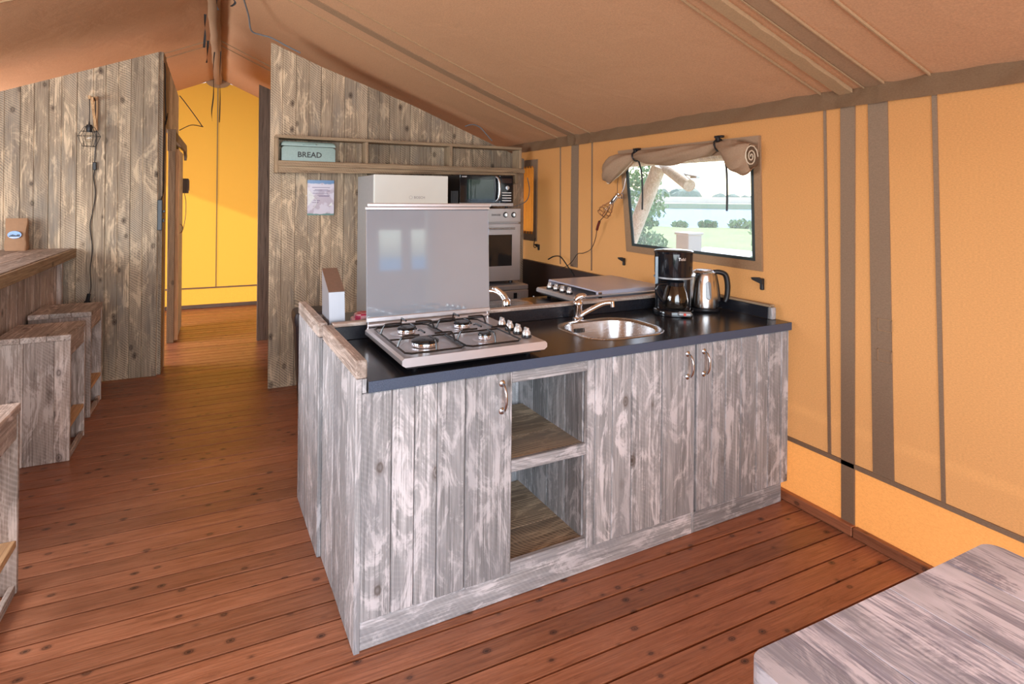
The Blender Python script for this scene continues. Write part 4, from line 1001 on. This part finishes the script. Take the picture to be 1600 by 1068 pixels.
bm = textbm('BREAD', .058, (.583, 4.6705, 1.772), (1, 0, 0), (0, 0, 1), .0008, 'CENTER'); bn.part('lettering', bm, M['ink'])
# notice
nb = Thing('notice_sheet', (.684, 4.80, 1.33), W0, 'laminated printed notice sheet pinned below the bread bin', 'notice')
bm = B(); box(bm, .585, .787, 4.803, 4.8055, 1.326, 1.603); nb.part('sheet', bm, M['notice'])
ink2 = plain('purple_print', (.16, .12, .22), .6)
bm = B(); 
for z, a, b in ((1.543, .62, .755), (1.525, .64, .74), (1.516, .63, .755), (1.498, .625, .74), (1.482, .66, .755), (1.474, .67, .75), (1.44, .63, .68), (1.425, .62, .67)): box(bm, a, b, 4.8022, 4.8032, z, z+.004)
nb.part('printed_lines', bm, ink2)
bm = B(); rr = [(.60+.055*math.cos(t), 1.43+.055*math.sin(t)) for t in [R(-60+i*15) for i in range(13)]]
tube(bm, [(a, 4.8025, b) for a, b in rr], .002, 4); nb.part('printed_arc', bm, M['white'])
bm = B(); prism(bm, [(.588, 1.40), (.60, 1.41), (.622, 1.445), (.64, 1.46), (.625, 1.49), (.60, 1.52), (.588, 1.53)], 1, 4.8022, 4.8032); prism(bm, [(.745, 1.40), (.77, 1.43), (.775, 1.405)], 1, 4.8022, 4.8032); nb.part('printed_white_patch', bm, M['white'])
# pedal bin
pb = Thing('waste_bin', (.56, 4.42, 0), W0, 'dark tapered waste bin behind the island, against the kitchen wall', 'bin')
bm = B(); rings = []
for w, z in ((.17, .001), (.235, .56), (.245, .565), (.245, .585)):
    rings.append([bm.verts.new((.575+x, 4.43+y_, z)) for x, y_ in rrect(w, w, .03, 4)])
bm.faces.new(rings[0][::-1]); bm.faces.new(rings[-1])
for a, b in zip(rings, rings[1:]):
    for k in range(len(a)): bm.faces.new((a[k], a[(k+1) % len(a)], b[(k+1) % len(a)], b[k]))
bmat = plain('dark_brown_plastic', (.035, .025, .028), .4)
pb.part('body', bm, bmat, smooth=True)
bm = B(); rrbox(bm, .255, .255, .586, .66, .035, (.575, 4.43), .03); pb.part('lid', bm, bmat, smooth=True)

# ================================================================== LEFT SIDE: bar, stools, bag, lamp
bc = Thing('bar_counter', (-1.3, 4.2, 0), W0, 'brown-grey plank bar counter running along the left side', 'counter')
tw = wood('stool', 1)
for a, b in ((-1.045, -1.185), (-1.187, -1.33), (-1.332, -1.47)):
    bm = B(); box(bm, b, a, 2.9, 5.525, 1.012, 1.057, .003); bc.part('plank', bm, tw)
bm = B(); box(bm, -1.042, -1.020, 2.9, 5.525, .985, 1.053, .003); bc.part('front_edge', bm, wood('shelfw', 1))
yy = 2.95
while yy < 5.5:
    w = random.uniform(.16, .19); w = min(w, 5.525-yy)
    if w < .03: break
    bm = B(); box(bm, -1.150, -1.128, yy+.001, yy+w-.001, .002, 1.010, .002); bc.part('front_board', bm, wood('stool', 2)); yy += w
bm = B(); box(bm, -1.128, -1.095, 5.46, 5.495, .002, 1.010, .002); bc.part('corner_post', bm, wood('stool', 2))
# stool
def make_stool():
    T = Thing('bar_stool', (0, 0, 0), W0, '', 'stool', group='box-shaped bar stools at the counter')
    W, D, H = .335, .40, .70; wz, wy, wx = wood('stool', 2), wood('stool', 1), wood('stool', 0)
    cuts = [-W, -.225, -.11, 0]
    for a, b in zip(cuts, cuts[1:]):
        bm = B(); box(bm, a+.0007, b-.0007, 0, D, H-.032, H, .0025); T.part('seat_plank', bm, wy)
    for y0, y1 in ((.004, .026), (D-.026, D-.004)):
        c2 = [-W+.002, -.21, -.075 if y0 < .1 else -.10, -.002]
        for a, b in zip(c2, c2[1:]):
            bm = B(); box(bm, a+.0006, b-.0006, y0, y1, .001, H-.0325, .002); T.part('end_plank', bm, wz)
    for x0, x1 in ((-W+.004, -W+.024), (-.026, -.006)):
        bm = B(); box(bm, x0, x1, .0265, D-.0265, H-.125, H-.0325, .002); T.part('apron', bm, wy)
        bm = B(); box(bm, x0, x1, .0265, D-.0265, .001, .035, .002); T.part('base_rail', bm, wy)
    bm = B(); box(bm, -.060, -.004, .0265, D-.0265, .175, .200, .003); T.part('footrest', bm, wood('raw', 1), label='pale footrest board')
    return T
st = make_stool(); st.o.location = (-.778, 4.675, 0); st.o['label'] = 'box-shaped plank bar stool nearest the wall with the cage lamp'
index_kids()
copy_thing(st.o, (-.752, 3.966, 0), 'middle box-shaped plank bar stool of the three at the counter')
copy_thing(st.o, (-.672, 2.36, 0), 'box-shaped plank bar stool cut off by the left edge of the picture')
# paper bag
bg = Thing('paper_bag', (-1.40, 5.40, 1.058), W0, 'brown kraft paper bag with an oval window, on the far end of the bar counter', 'bag')
bm = B(); rows = []; levels = 12
for j in range(levels+1):
    t = j/levels; z = 1.0585+.235*t; dp = .042*(1-t**2.2*.85); wd = .062+.004*math.sin(t*9)
    row = []
    for k, (x, y_) in enumerate(rrect(2*wd, 2*dp, min(.012, dp*.9), 2)):
        q = Vector((x*30, y_*30, t*6)); row.append(bm.verts.new((-1.355+x+.004*noise.noise(q), 5.42+y_+.005*noise.noise(q+Vector((9, 0, 0))), z+.004*noise.noise(q+Vector((0, 5, 0))))))
    rows.append(row)
bm.faces.new(rows[0][::-1]); bm.faces.new(rows[-1])
for a, b in zip(rows, rows[1:]):
    for k in range(len(a)): bm.faces.new((a[k], a[(k+1) % len(a)], b[(k+1) % len(a)], b[k]))
bg.part('bag_body', bm, M['kraft'], smooth=True)
bm = B(); lathe(bm, [(0, -.002), (.040, -.002), (.040, .002), (0, .002)], (-1.357, 5.370, 1.175), 24, sy=.68, axis='y'); ow = bg.part('oval_label', bm, plain('blue_label', (.25, .42, .75), .3), label='blue oval label')
bm = B(); 
for i in range(7): box(bm, -1.388+i*.009, -1.381+i*.009, 5.3665, 5.3685, 1.162, 1.170+.008*abs(math.sin(i*2.3)))
bg.part('label_print', bm, M['ink'], parent=ow)
bm = B(); box(bm, -1.385, -1.33, 5.3665, 5.3685, 1.154, 1.158); bg.part('label_print', bm, M['white'], parent=ow)

# cage pendant lamp on wooden bracket
lp = Thing('wall_lamp', (-.92, 5.50, 1.84), W0, 'black geometric cage lamp hanging from a small wooden bracket', 'lamp')
bm = B(); box(bm, -.915, -.890, 5.508, 5.527, 1.97, 2.235, .002); br = lp.part('bracket', bm, wood('raw', 2))
bm = B(); box(bm, -.930, -.912, 5.365, 5.508, 2.195, 2.22, .002); lp.part('bracket_arm', bm, wood('raw', 1), parent=br)
bm = B(); hexa(bm, [(-.913, 5.37, 2.185), (-.896, 5.37, 2.185), (-.896, 5.507, 2.00), (-.913, 5.507, 2.00), (-.913, 5.37, 2.21), (-.896, 5.37, 2.21), (-.896, 5.507, 2.025), (-.913, 5.507, 2.025)]); lp.part('bracket_brace', bm, wood('raw', 2), parent=br)
cx, cy = -.925, 5.40
bm = B(); lathe(bm, [(0, 1.945), (.019, 1.945), (.021, 1.985), (.019, 2.000), (.006, 2.005), (.003, 2.03), (0, 2.03)], (cx, cy, 0), 16); lp.part('socket', bm, M['black'], smooth=True)
bm = B(); tube(bm, [(cx, cy, 2.02), (cx+.002, cy, 2.10), (cx, cy, 2.20)], .003, 6); lp.part('hanging_cord', bm, M['cord'], smooth=True)
bm = B(); nn = 6
def rg(r, z, o=0): return [Vector((cx+r*math.cos(2*math.pi*(k+o)/nn), cy+r*math.sin(2*math.pi*(k+o)/nn), z)) for k in range(nn)]
A, Bq, Cq = rg(.032, 1.985), rg(.072, 1.915), rg(.043, 1.838); A2 = rg(.052, 1.95)
for k in range(nn):
    l = (k+1) % nn
    for p, q in ((A[k], Bq[k]), (Bq[k], Bq[l]), (Bq[k], Cq[k]), (Cq[k], Cq[l]), (A2[k], A2[l]), (A[k], A[l])): tube(bm, [p, q], .0018, 5)
lp.part('cage', bm, M['blackmatte'])
bm = B(); lathe(bm, [(0, 1.866), (.014, 1.868), (.026, 1.885), (.029, 1.902), (.024, 1.922), (.014, 1.938), (.013, 1.945)], (cx, cy, 0), 20); lp.part('bulb', bm, M['clear'], smooth=True)
cordpts = [(-.905, 5.505, 2.16), (-.900, 5.52, 1.95), (-.906, 5.524, 1.80), (-.908, 5.520, 1.72)]
bm = B(); tube(bm, spline([(cx, cy, 2.20), (-.91, 5.44, 2.222), (-.905, 5.505, 2.20)]+cordpts, 5), .003, 6)
tube(bm, spline([(-.908, 5.520, 1.665), (-.915, 5.524, 1.60), (-.902, 5.524, 1.48), (-.92, 5.524, 1.33), (-.935, 5.524, 1.22), (-.918, 5.524, 1.05), (-.93, 5.524, .90), (-.925, 5.524, .75), (-.935, 5.52, .68)], 6), .003, 6); lp.part('cord', bm, M['cord'], smooth=True)
bm = B(); box(bm, -.921, -.896, 5.508, 5.527, 1.662, 1.724, .004); lp.part('cord_switch', bm, M['black'])
bm = B(); tube(bm, [(-.935, 5.515, .70), (-.945, 5.510, .64)], .013, 8); box(bm, -.965, -.925, 5.500, 5.527, .60, .645, .004); lp.part('plug', bm, M['black'])

# power strip and cable at the end of the left wall
ps = Thing('power_strip', (-.46, 5.545, 1.2), W0, 'dark grey power strip hanging on the end of the left plank wall', 'power strip')
bm = B(); box(bm, -.4845, -.448, 5.50, 5.529, 1.185, 1.435, .006); ps.part('housing', bm, plain('slate_plastic', (.05, .06, .07), .4))
bm = B(); box(bm, -.447, -.430, 5.51, 5.53, 1.33, 1.35, .003); box(bm, -.447, -.435, 5.505, 5.525, 1.25, 1.28, .003); ps.part('plug', bm, M['black'])
bm = B(); tube(bm, spline([(-.46, 5.528, 1.435), (-.452, 5.60, 1.52), (-.450, 5.59, 1.75), (-.448, 5.60, 1.97), (-.446, 5.63, 2.08), (-.444, 5.67, 2.12), (-.450, 5.66, 2.30), (-.449, 5.62, 2.50), (-.452, 5.58, 2.56)], 6), .0045, 6)
ps.part('supply_cable', bm, M['cord'], smooth=True)
bm = B()
for a in range(4): tube(bm, [(-.444, 5.66+.008*a, 2.06+.01*a), (-.436, 5.70+.01*a, 2.13+.012*a)], .003, 5)
ps.part('cable_ties', bm, M['cord'])
jb = Thing('junction_box', (-.39, 7.5, 1.5), W0, 'small brown box on the corridor wall beside the yellow canvas', 'box')
bm = B(); box(bm, -.440, -.36, 7.45, 7.53, 1.49, 1.655, .004); jb.part('housing', bm, wood('dark', 2))
bm = B(); box(bm, -.3595, -.352, 7.46, 7.52, 1.52, 1.64, .002); jb.part('cover', bm, M['trim'])
bm = B(); tube(bm, spline([(-.40, 7.49, 1.49), (-.385, 7.52, 1.38), (-.39, 7.53, 1.22), (-.41, 7.50, 1.08)], 6), .0035, 6); jb.part('cable', bm, M['cord'], smooth=True)
bm = B(); tube(bm, spline([(-.448, 7.36, 2.56), (-.40, 7.42, 2.50), (-.30, 7.5, 2.36), (-.235, 7.55, 2.262), (-.235, 7.55, 2.255), (-.34, 7.5, 2.26), (-.448, 7.36, 2.18)], 5), .005, 6)
solo('loose_wire', bm, M['cord'], 'dark wire looping out from the corridor wall in front of the yellow canvas', 'wire', smooth=True, loc=(-.35, 7.45, 2.3))

# dark straps hanging from the ridge
def strap(pts, w, label, nm='hanging_strap'):
    P = spline(pts, 5); bm = B(); l = []; 
    for i, p in enumerate(P):
        a = i*.25; d = Vector((math.cos(a)*w, math.sin(a)*w*.5, 0)); l.append([bm.verts.new(p-d), bm.verts.new(p+d), bm.verts.new(p+d+Vector((0, .003, 0))), bm.verts.new(p-d+Vector((0, .003, 0)))])
    for a, b in zip(l, l[1:]):
        for k in range(4): bm.faces.new((a[k], a[(k+1) % 4], b[(k+1) % 4], b[k]))
    bm.faces.new(l[0][::-1]); bm.faces.new(l[-1])
    c = P[-1]; solo(nm, bm, M['cord'], label, 'strap', group='dark straps hanging from the ridge', loc=c)
strap([(-.150, 5.3, 2.93), (-.152, 5.3, 2.84), (-.150, 5.3, 2.76), (-.157, 5.3, 2.66)], .009, 'upper dark strap on the left of the ridge sleeve, its end hooking left')
strap([(-.150, 6.2, 2.93), (-.155, 6.2, 2.80), (-.160, 6.2, 2.72)], .009, 'lower dark strap on the left of the ridge sleeve, ending above the canvas')
strap([(-.100, 6.6, 2.93), (-.11, 6.6, 2.75), (-.105, 6.6, 2.50), (-.12, 6.6, 2.32), (-.115, 6.6, 2.22)], .006, 'longest dark strap left of centre, hanging in front of the yellow canvas')
strap([(-.045, 6.6, 2.93), (-.05, 6.6, 2.70), (-.045, 6.6, 2.45), (-.05, 6.6, 2.21)], .005, 'thin dark strap right of centre, hanging in front of the yellow canvas')
strap([(-.055, 4.6, 2.93), (-.06, 4.6, 2.83), (-.050, 4.6, 2.78)], .008, 'short dark strap over the middle of the ridge sleeve')
strap([(.02, 4.4, 2.92), (.035, 4.4, 2.83), (.055, 4.4, 2.79), (.03, 4.4, 2.76)], .009, 'short curled dark strap on the right of the ridge sleeve')
# grey cable along the roof to the kitchen wall
bm = B(); tube(bm, spline([(.03, 3.9, 2.90), (.10, 4.35, 2.83), (.145, 4.60, 2.77), (.17, 4.74, 2.70), (.24, 4.77, 2.685), (.31, 4.77, 2.672), (.42, 4.775, 2.625), (.52, 4.778, 2.585)], 6), .006, 8)
solo('roof_cable', bm, M['greycord'], 'grey cable running from the ridge down onto the kitchen wall top', 'cable', smooth=True, loc=(.1, 4.5, 2.8))
bm = B(); tube(bm, spline([(1.90, 4.795, 2.105), (1.97, 4.79, 2.125), (2.04, 4.79, 2.105), (2.10, 4.79, 2.05), (2.16, 4.79, 1.99)], 5), .005, 8)
solo('roof_cable', bm, M['greycord'], 'short grey cable arching over the low right end of the kitchen wall', 'cable', smooth=True, loc=(2.0, 4.79, 2.0))

# clamp work lamp at the window
cl = Thing('clamp_lamp', (2.47, 3.33, 1.42), W0, 'chrome clamp lamp with a wire guard hooked beside the lakeside window', 'lamp')
top = Vector((2.455, 3.31, 1.505)); bot_ = Vector((2.40, 3.43, 1.35)); ax = (bot_-top).normalized()
bm = B(); tube(bm, [top, top+ax*.03, top+ax*.075], [.012, .016, .018], 12); cl.part('socket', bm, M['chrome'], smooth=True)
bm = B(); tube(bm, [top+Vector((0, -.012, 0)), top+Vector((.02, -.03, .015)), top+Vector((.035, -.018, -.02)), top+ax*.02], .006, 8); tube(bm, [top+Vector((0, .02, .01)), top+Vector((.03, .03, .01)), top+Vector((.04, .005, -.01))], .006, 8); cl.part('clamp', bm, M['chrome'], smooth=True)
bm = B(); tube(bm, [top, top+Vector((.02, .03, .06)), top+Vector((.045, .055, .13))], .0022, 6); tube(bm, [top+Vector((.01, -.02, .005)), top+Vector((.03, -.03, .05)), top+Vector((.04, -.04, .12))], .0022, 6); cl.part('hook_wire', bm, M['nickel'], smooth=True)
u_ = ax.orthogonal().normalized(); w_ = ax.cross(u_)
def circ(c, r, n=16): return [c+(u_*math.cos(2*math.pi*k/n)+w_*math.sin(2*math.pi*k/n))*r for k in range(n)]
bm = B()
for t, r in ((.125, .042), (.15, .049), (.175, .045)): tube(bm, circ(top+ax*t, r), .0017, 5, closed=True)
for k in range(6):
    a = 2*math.pi*k/6; d = u_*math.cos(a)+w_*math.sin(a); tube(bm, [top+ax*.07+d*.018, top+ax*.125+d*.042, top+ax*.15+d*.049, top+ax*.178+d*.042, top+ax*.19], .0017, 5)
cl.part('wire_guard', bm, plain('copper_wire', (.25, .10, .05), .35, .8), smooth=True)
bm = B(); prf = [(.012, .075), (.02, .09), (.028, .115), (.027, .135), (.015, .152), (0, .157)]; rings = []
for r, t in prf[:-1]: rings.append([bm.verts.new(p) for p in circ(top+ax*t, r, 16)])
for a, b in zip(rings, rings[1:]):
    for k in range(16): bm.faces.new((a[k], a[(k+1) % 16], b[(k+1) % 16], b[k]))
bm.faces.new(rings[-1]); cl.part('bulb', bm, M['clear'], smooth=True)
e = top+ax*.19
bm = B(); tube(bm, spline([top, top+Vector((-.03, .01, -.02)), top+Vector((-.03, .08, -.12)), (2.46, 3.53, 1.315)], 5), .0028, 6)
tube(bm, spline([(2.465, 3.57, 1.25), (2.48, 3.61, 1.18), (2.49, 3.68, 1.10), (2.49, 3.78, 1.06), (2.485, 3.86, 1.045), (2.48, 3.93, .98), (2.478, 4.02, .93), (2.44, 4.1, .90)], 6), .0028, 6); cl.part('cord', bm, M['cord'], smooth=True)
bm = B(); tube(bm, [(2.46, 3.53, 1.315), (2.462, 3.55, 1.285), (2.465, 3.57, 1.25)], .010, 8); cl.part('cord_switch', bm, plain('dark_red_switch', (.12, .02, .015), .4), smooth=True)
bm = B(); tube(bm, spline([(2.48, 3.90, .87), (2.47, 4.0, .95), (2.475, 4.1, 1.0), (2.475, 4.2, .995), (2.474, 4.3, .96)], 6), .005, 6)
solo('hob_cable', bm, M['cord'], 'black cable arching against the dark wall lining behind the closed hob', 'cable', smooth=True, loc=(2.47, 4.1, .9))

# ================================================================== TABLE (bottom right)
tb = Thing('dining_table', (1.16, -.2, 0), W0, 'pale grey-washed plank table tinted by cool skylight in the near right corner', 'table')
TZ = .73
def table_plank(x0, x1, rl, rr_):
    y1, y0, r = .690, -1.1, .028; pts = []
    pts.append((x0, y0)); pts.append((x1, y0))
    if rr_: pts += [(x1-r+r*math.cos(R(a)), y1-r+r*math.sin(R(a))) for a in range(0, 91, 15)]
    else: pts.append((x1, y1))
    if rl: pts += [(x0+r+r*math.cos(R(a)), y1-r+r*math.sin(R(a))) for a in range(90, 181, 15)]
    else: pts.append((x0, y1))
    bm = B(); prism(bm, pts, 2, TZ-.042, TZ)
    bmesh.ops.bevel(bm, geom=[e for e in bm.edges if abs(e.verts[0].co.z-e.verts[1].co.z) < 1e-6 and e.verts[0].co.z > TZ-.001], offset=.0012, segments=1, affect='EDGES')
    tb.part('plank', bm, wood('table', 1))
cu = [.783, .978, 1.170, 1.365, 1.533]
for i, (a, b) in enumerate(zip(cu, cu[1:])): table_plank(a+(.0008 if i else 0), b-(.0008 if i < 3 else 0), i == 0, i == 3)
for x in (.83, 1.43):
    for y_ in (.55, -1.03):
        bm = B(); box(bm, x, x+.07, y_, y_+.07, .001, TZ-.043, .003); tb.part('leg', bm, wood('table', 2))
for a in ((.84, .86, -1.0, .55), (1.45, 1.47, -1.0, .55)):
    bm = B(); box(bm, *a, TZ-.14, TZ-.043, .002); tb.part('apron', bm, wood('table', 1))

# ================================================================== OUTDOORS
def gz(x, y): 
    d = math.hypot(x, y); return -.40 if d < 42.5 else (-.40-1.1*min((d-42.5)/4, 1))
bm = B(); nx = 60; g = {}
xs = [-60+i*3 for i in range(48)]; ys = [-40+i*3 for i in range(48)]
for i, x in enumerate(xs):
    for j, y_ in enumerate(ys): g[i, j] = bm.verts.new((x, y_, gz(x, y_)))
for i in range(len(xs)-1):
    for j in range(len(ys)-1):
        bm.faces.new((g[i, j], g[i+1, j], g[i+1, j+1], g[i, j+1]))
solo('ground', bm, M['grass'], kind='structure')
bm = B(); box(bm, -600, 600, -600, 600, -3.0, -.95); solo('lake', bm, M['lake'], kind='structure')
bm = B(); prism(bm, [(-900, 40), (-200, 165), (0, 150), (90, 118), (140, 85), (190, 20), (260, -80), (900, -300), (900, 900), (-900, 900)], 2, -1.2, .35); solo('far_bank', bm, plain('dry_reed_green', (.60, .56, .30), .9), kind='structure')
bm = B(); prism(bm, [(-50, 190), (60, 160), (130, 118), (200, 60), (240, 90), (160, 170), (60, 230)], 2, .35, 2.1); solo('sand_bank', bm, M['sand'], kind='structure')
bm = B(); prism(bm, [(2.7, -6), (7.5, -6), (17.5, 12.5), (17.0, 17.2), (12.5, 13.6)], 2, -.5, -.385); solo('gravel_path', bm, M['path'], kind='structure')
bm = B(); box(bm, 2.56, 4.0, -4, 9.6, -.35, -.02); solo('veranda_deck', bm, wood('pole', 1), kind='structure')
# far tree line
bm = B(); rnd = random.Random(3)
for i in range(170):
    a = R(rnd.uniform(18, 80)); d = rnd.uniform(205, 260); r = rnd.uniform(1.4, 3.0)*(1.5 if a > R(45) else .9)
    t = bmesh.new(); bmesh.ops.create_icosphere(t, subdivisions=2, radius=r)
    for v in t.verts: v.co *= 1+.25*noise.noise(v.co*1.1+Vector((i, 0, 0))); v.co.z *= .8
    merge(bm, t, Matrix.Translation((d*math.cos(a), d*math.sin(a), .4+r*.5)))
solo('tree_line', bm, plain('hazy_foliage', (.20, .27, .20), .9), 'distant hazy tree line beyond the lake', 'trees', kind='stuff')
def leafy(name, c, blobs, nleaf, size, m, label, cat, group=None, trunk=None, seed=1):
    T = Thing(name, c, W0, label, cat, group=group); rnd = random.Random(seed); bm = B()
    for i in range(nleaf):
        bx, by, bz, br = rnd.choice(blobs)
        d = Vector((rnd.gauss(0, 1), rnd.gauss(0, 1), rnd.gauss(0, 1))).normalized()*br*rnd.uniform(.55, 1.05)
        p = Vector(c)+Vector((bx, by, bz))+d; n = Vector((rnd.gauss(0, 1), rnd.gauss(0, 1), rnd.gauss(0, 1))).normalized(); u = n.orthogonal().normalized()*size*rnd.uniform(.6, 1.3); w = n.cross(u)*.5
        bm.faces.new([bm.verts.new(p-u), bm.verts.new(p+w), bm.verts.new(p+u), bm.verts.new(p-w)])
    T.part('foliage', bm, m, kind='stuff')
    if trunk:
        bm = B(); tube(bm, [Vector(c)+Vector(q) for q in trunk], [.10*(1-.5*i/len(trunk)) for i in range(len(trunk))], 8); T.part('trunk', bm, M['bark'], smooth=True)
    return T
leafy('tree', (10.0, 13.6, -.40), [(0, 0, 1.0, .9), (.5, -.4, 1.8, .8), (-.5, .4, 2.1, .8), (.3, -.2, 2.8, .8), (-.2, .3, .5, .7), (-.6, .7, 3.0, .7), (.6, -.7, .4, .6)], 5200, .085, M['leaf'],
      'feathery green tree seen through the left of the lakeside window', 'tree', trunk=[(0, 0, 0), (.05, 0, 1), (0, .05, 2), (.1, 0, 3)], seed=4)
leafy('tree', (12.9, 10.7, -.40), [(0, 0, 1.2, .55), (.2, -.3, 2.0, .7), (.1, -.2, 2.8, .6), (.0, .1, .5, .5), (.3, -.4, 3.2, .5)], 1700, .07, M['leaf2'],
      'light airy tree seen at the right edge of the lakeside window', 'tree', trunk=[(0, 0, 0), (.05, -.05, 1.2), (.1, -.1, 2.6)], seed=5)
for k, (q, s_, wh) in enumerate(((-2.0, .60, 'beside the timber post at the left of the lake view'), (-.9, .50, 'smallest of its row'), (.1, .62, 'straight above the white post'),
        (1.25, .75, 'tallest of its row, right of mid lake view'), (2.4, .58, 'at the right end of the row'))):
    x, y_ = 28.9+q*1.35, 29.2-q*1.2
    leafy('bush', (x, y_, -.42), [(0, 0, .35*s_, .5*s_), (.5*s_, -.3*s_, .3*s_, .4*s_), (-.5*s_, .4*s_, .3*s_, .45*s_)], 520, .12, M['leaf2'] if k % 2 else M['leaf'],
          'low shoreline bush ' + wh, 'bush', group='bushes along the lake shore', seed=20+k)
# timber of the veranda frame outside the window
PO = wood('pole', 2)
def pole(pts, r, label, nm='timber_pole'):
    bm = B(); tube(bm, pts, r, 16); solo(nm, bm, PO, label, 'pole', smooth=True, loc=pts[0])
pole([(3.56, 5.02, -.02), (3.58, 4.62, 1.05), (3.60, 4.22, 1.79)], .068, 'leaning round timber post outside at the left of the window')
pole([(3.70, 4.36, 1.84), (3.48, 3.70, 1.595)], .052, 'short round timber brace with a sawn end, outside the window')
pole([(3.50, -3.8, 1.83), (3.50, 9.4, 1.83)], .045, 'long horizontal eave pole outside above the window')
bm = B(); tube(bm, [(3.55, 3.84, 1.70), (3.47, 3.62, 1.67)], .010, 8); box(bm, 3.46, 3.50, 3.60, 3.68, 1.655, 1.675, .004); solo('metal_fitting', bm, M['nickel'], 'small metal bracket fixed on top of the sawn timber brace', 'fitting', loc=(3.5, 3.7, 1.66))
bx = Thing('wooden_post', (3.75, 4.0, -.02), W0, 'square whitewashed wooden post standing outside below the window', 'post')
bm = B(); box(bm, 3.66, 3.82, 3.90, 4.06, -.02, 1.165, .006); bx.part('shaft', bm, plain('white_timber', (.62, .58, .56), .8))
bm = B(); box(bm, 3.65, 3.83, 3.89, 4.07, 1.166, 1.185, .004); bx.part('cap', bm, plain('white_timber_cap', (.68, .65, .63), .8))
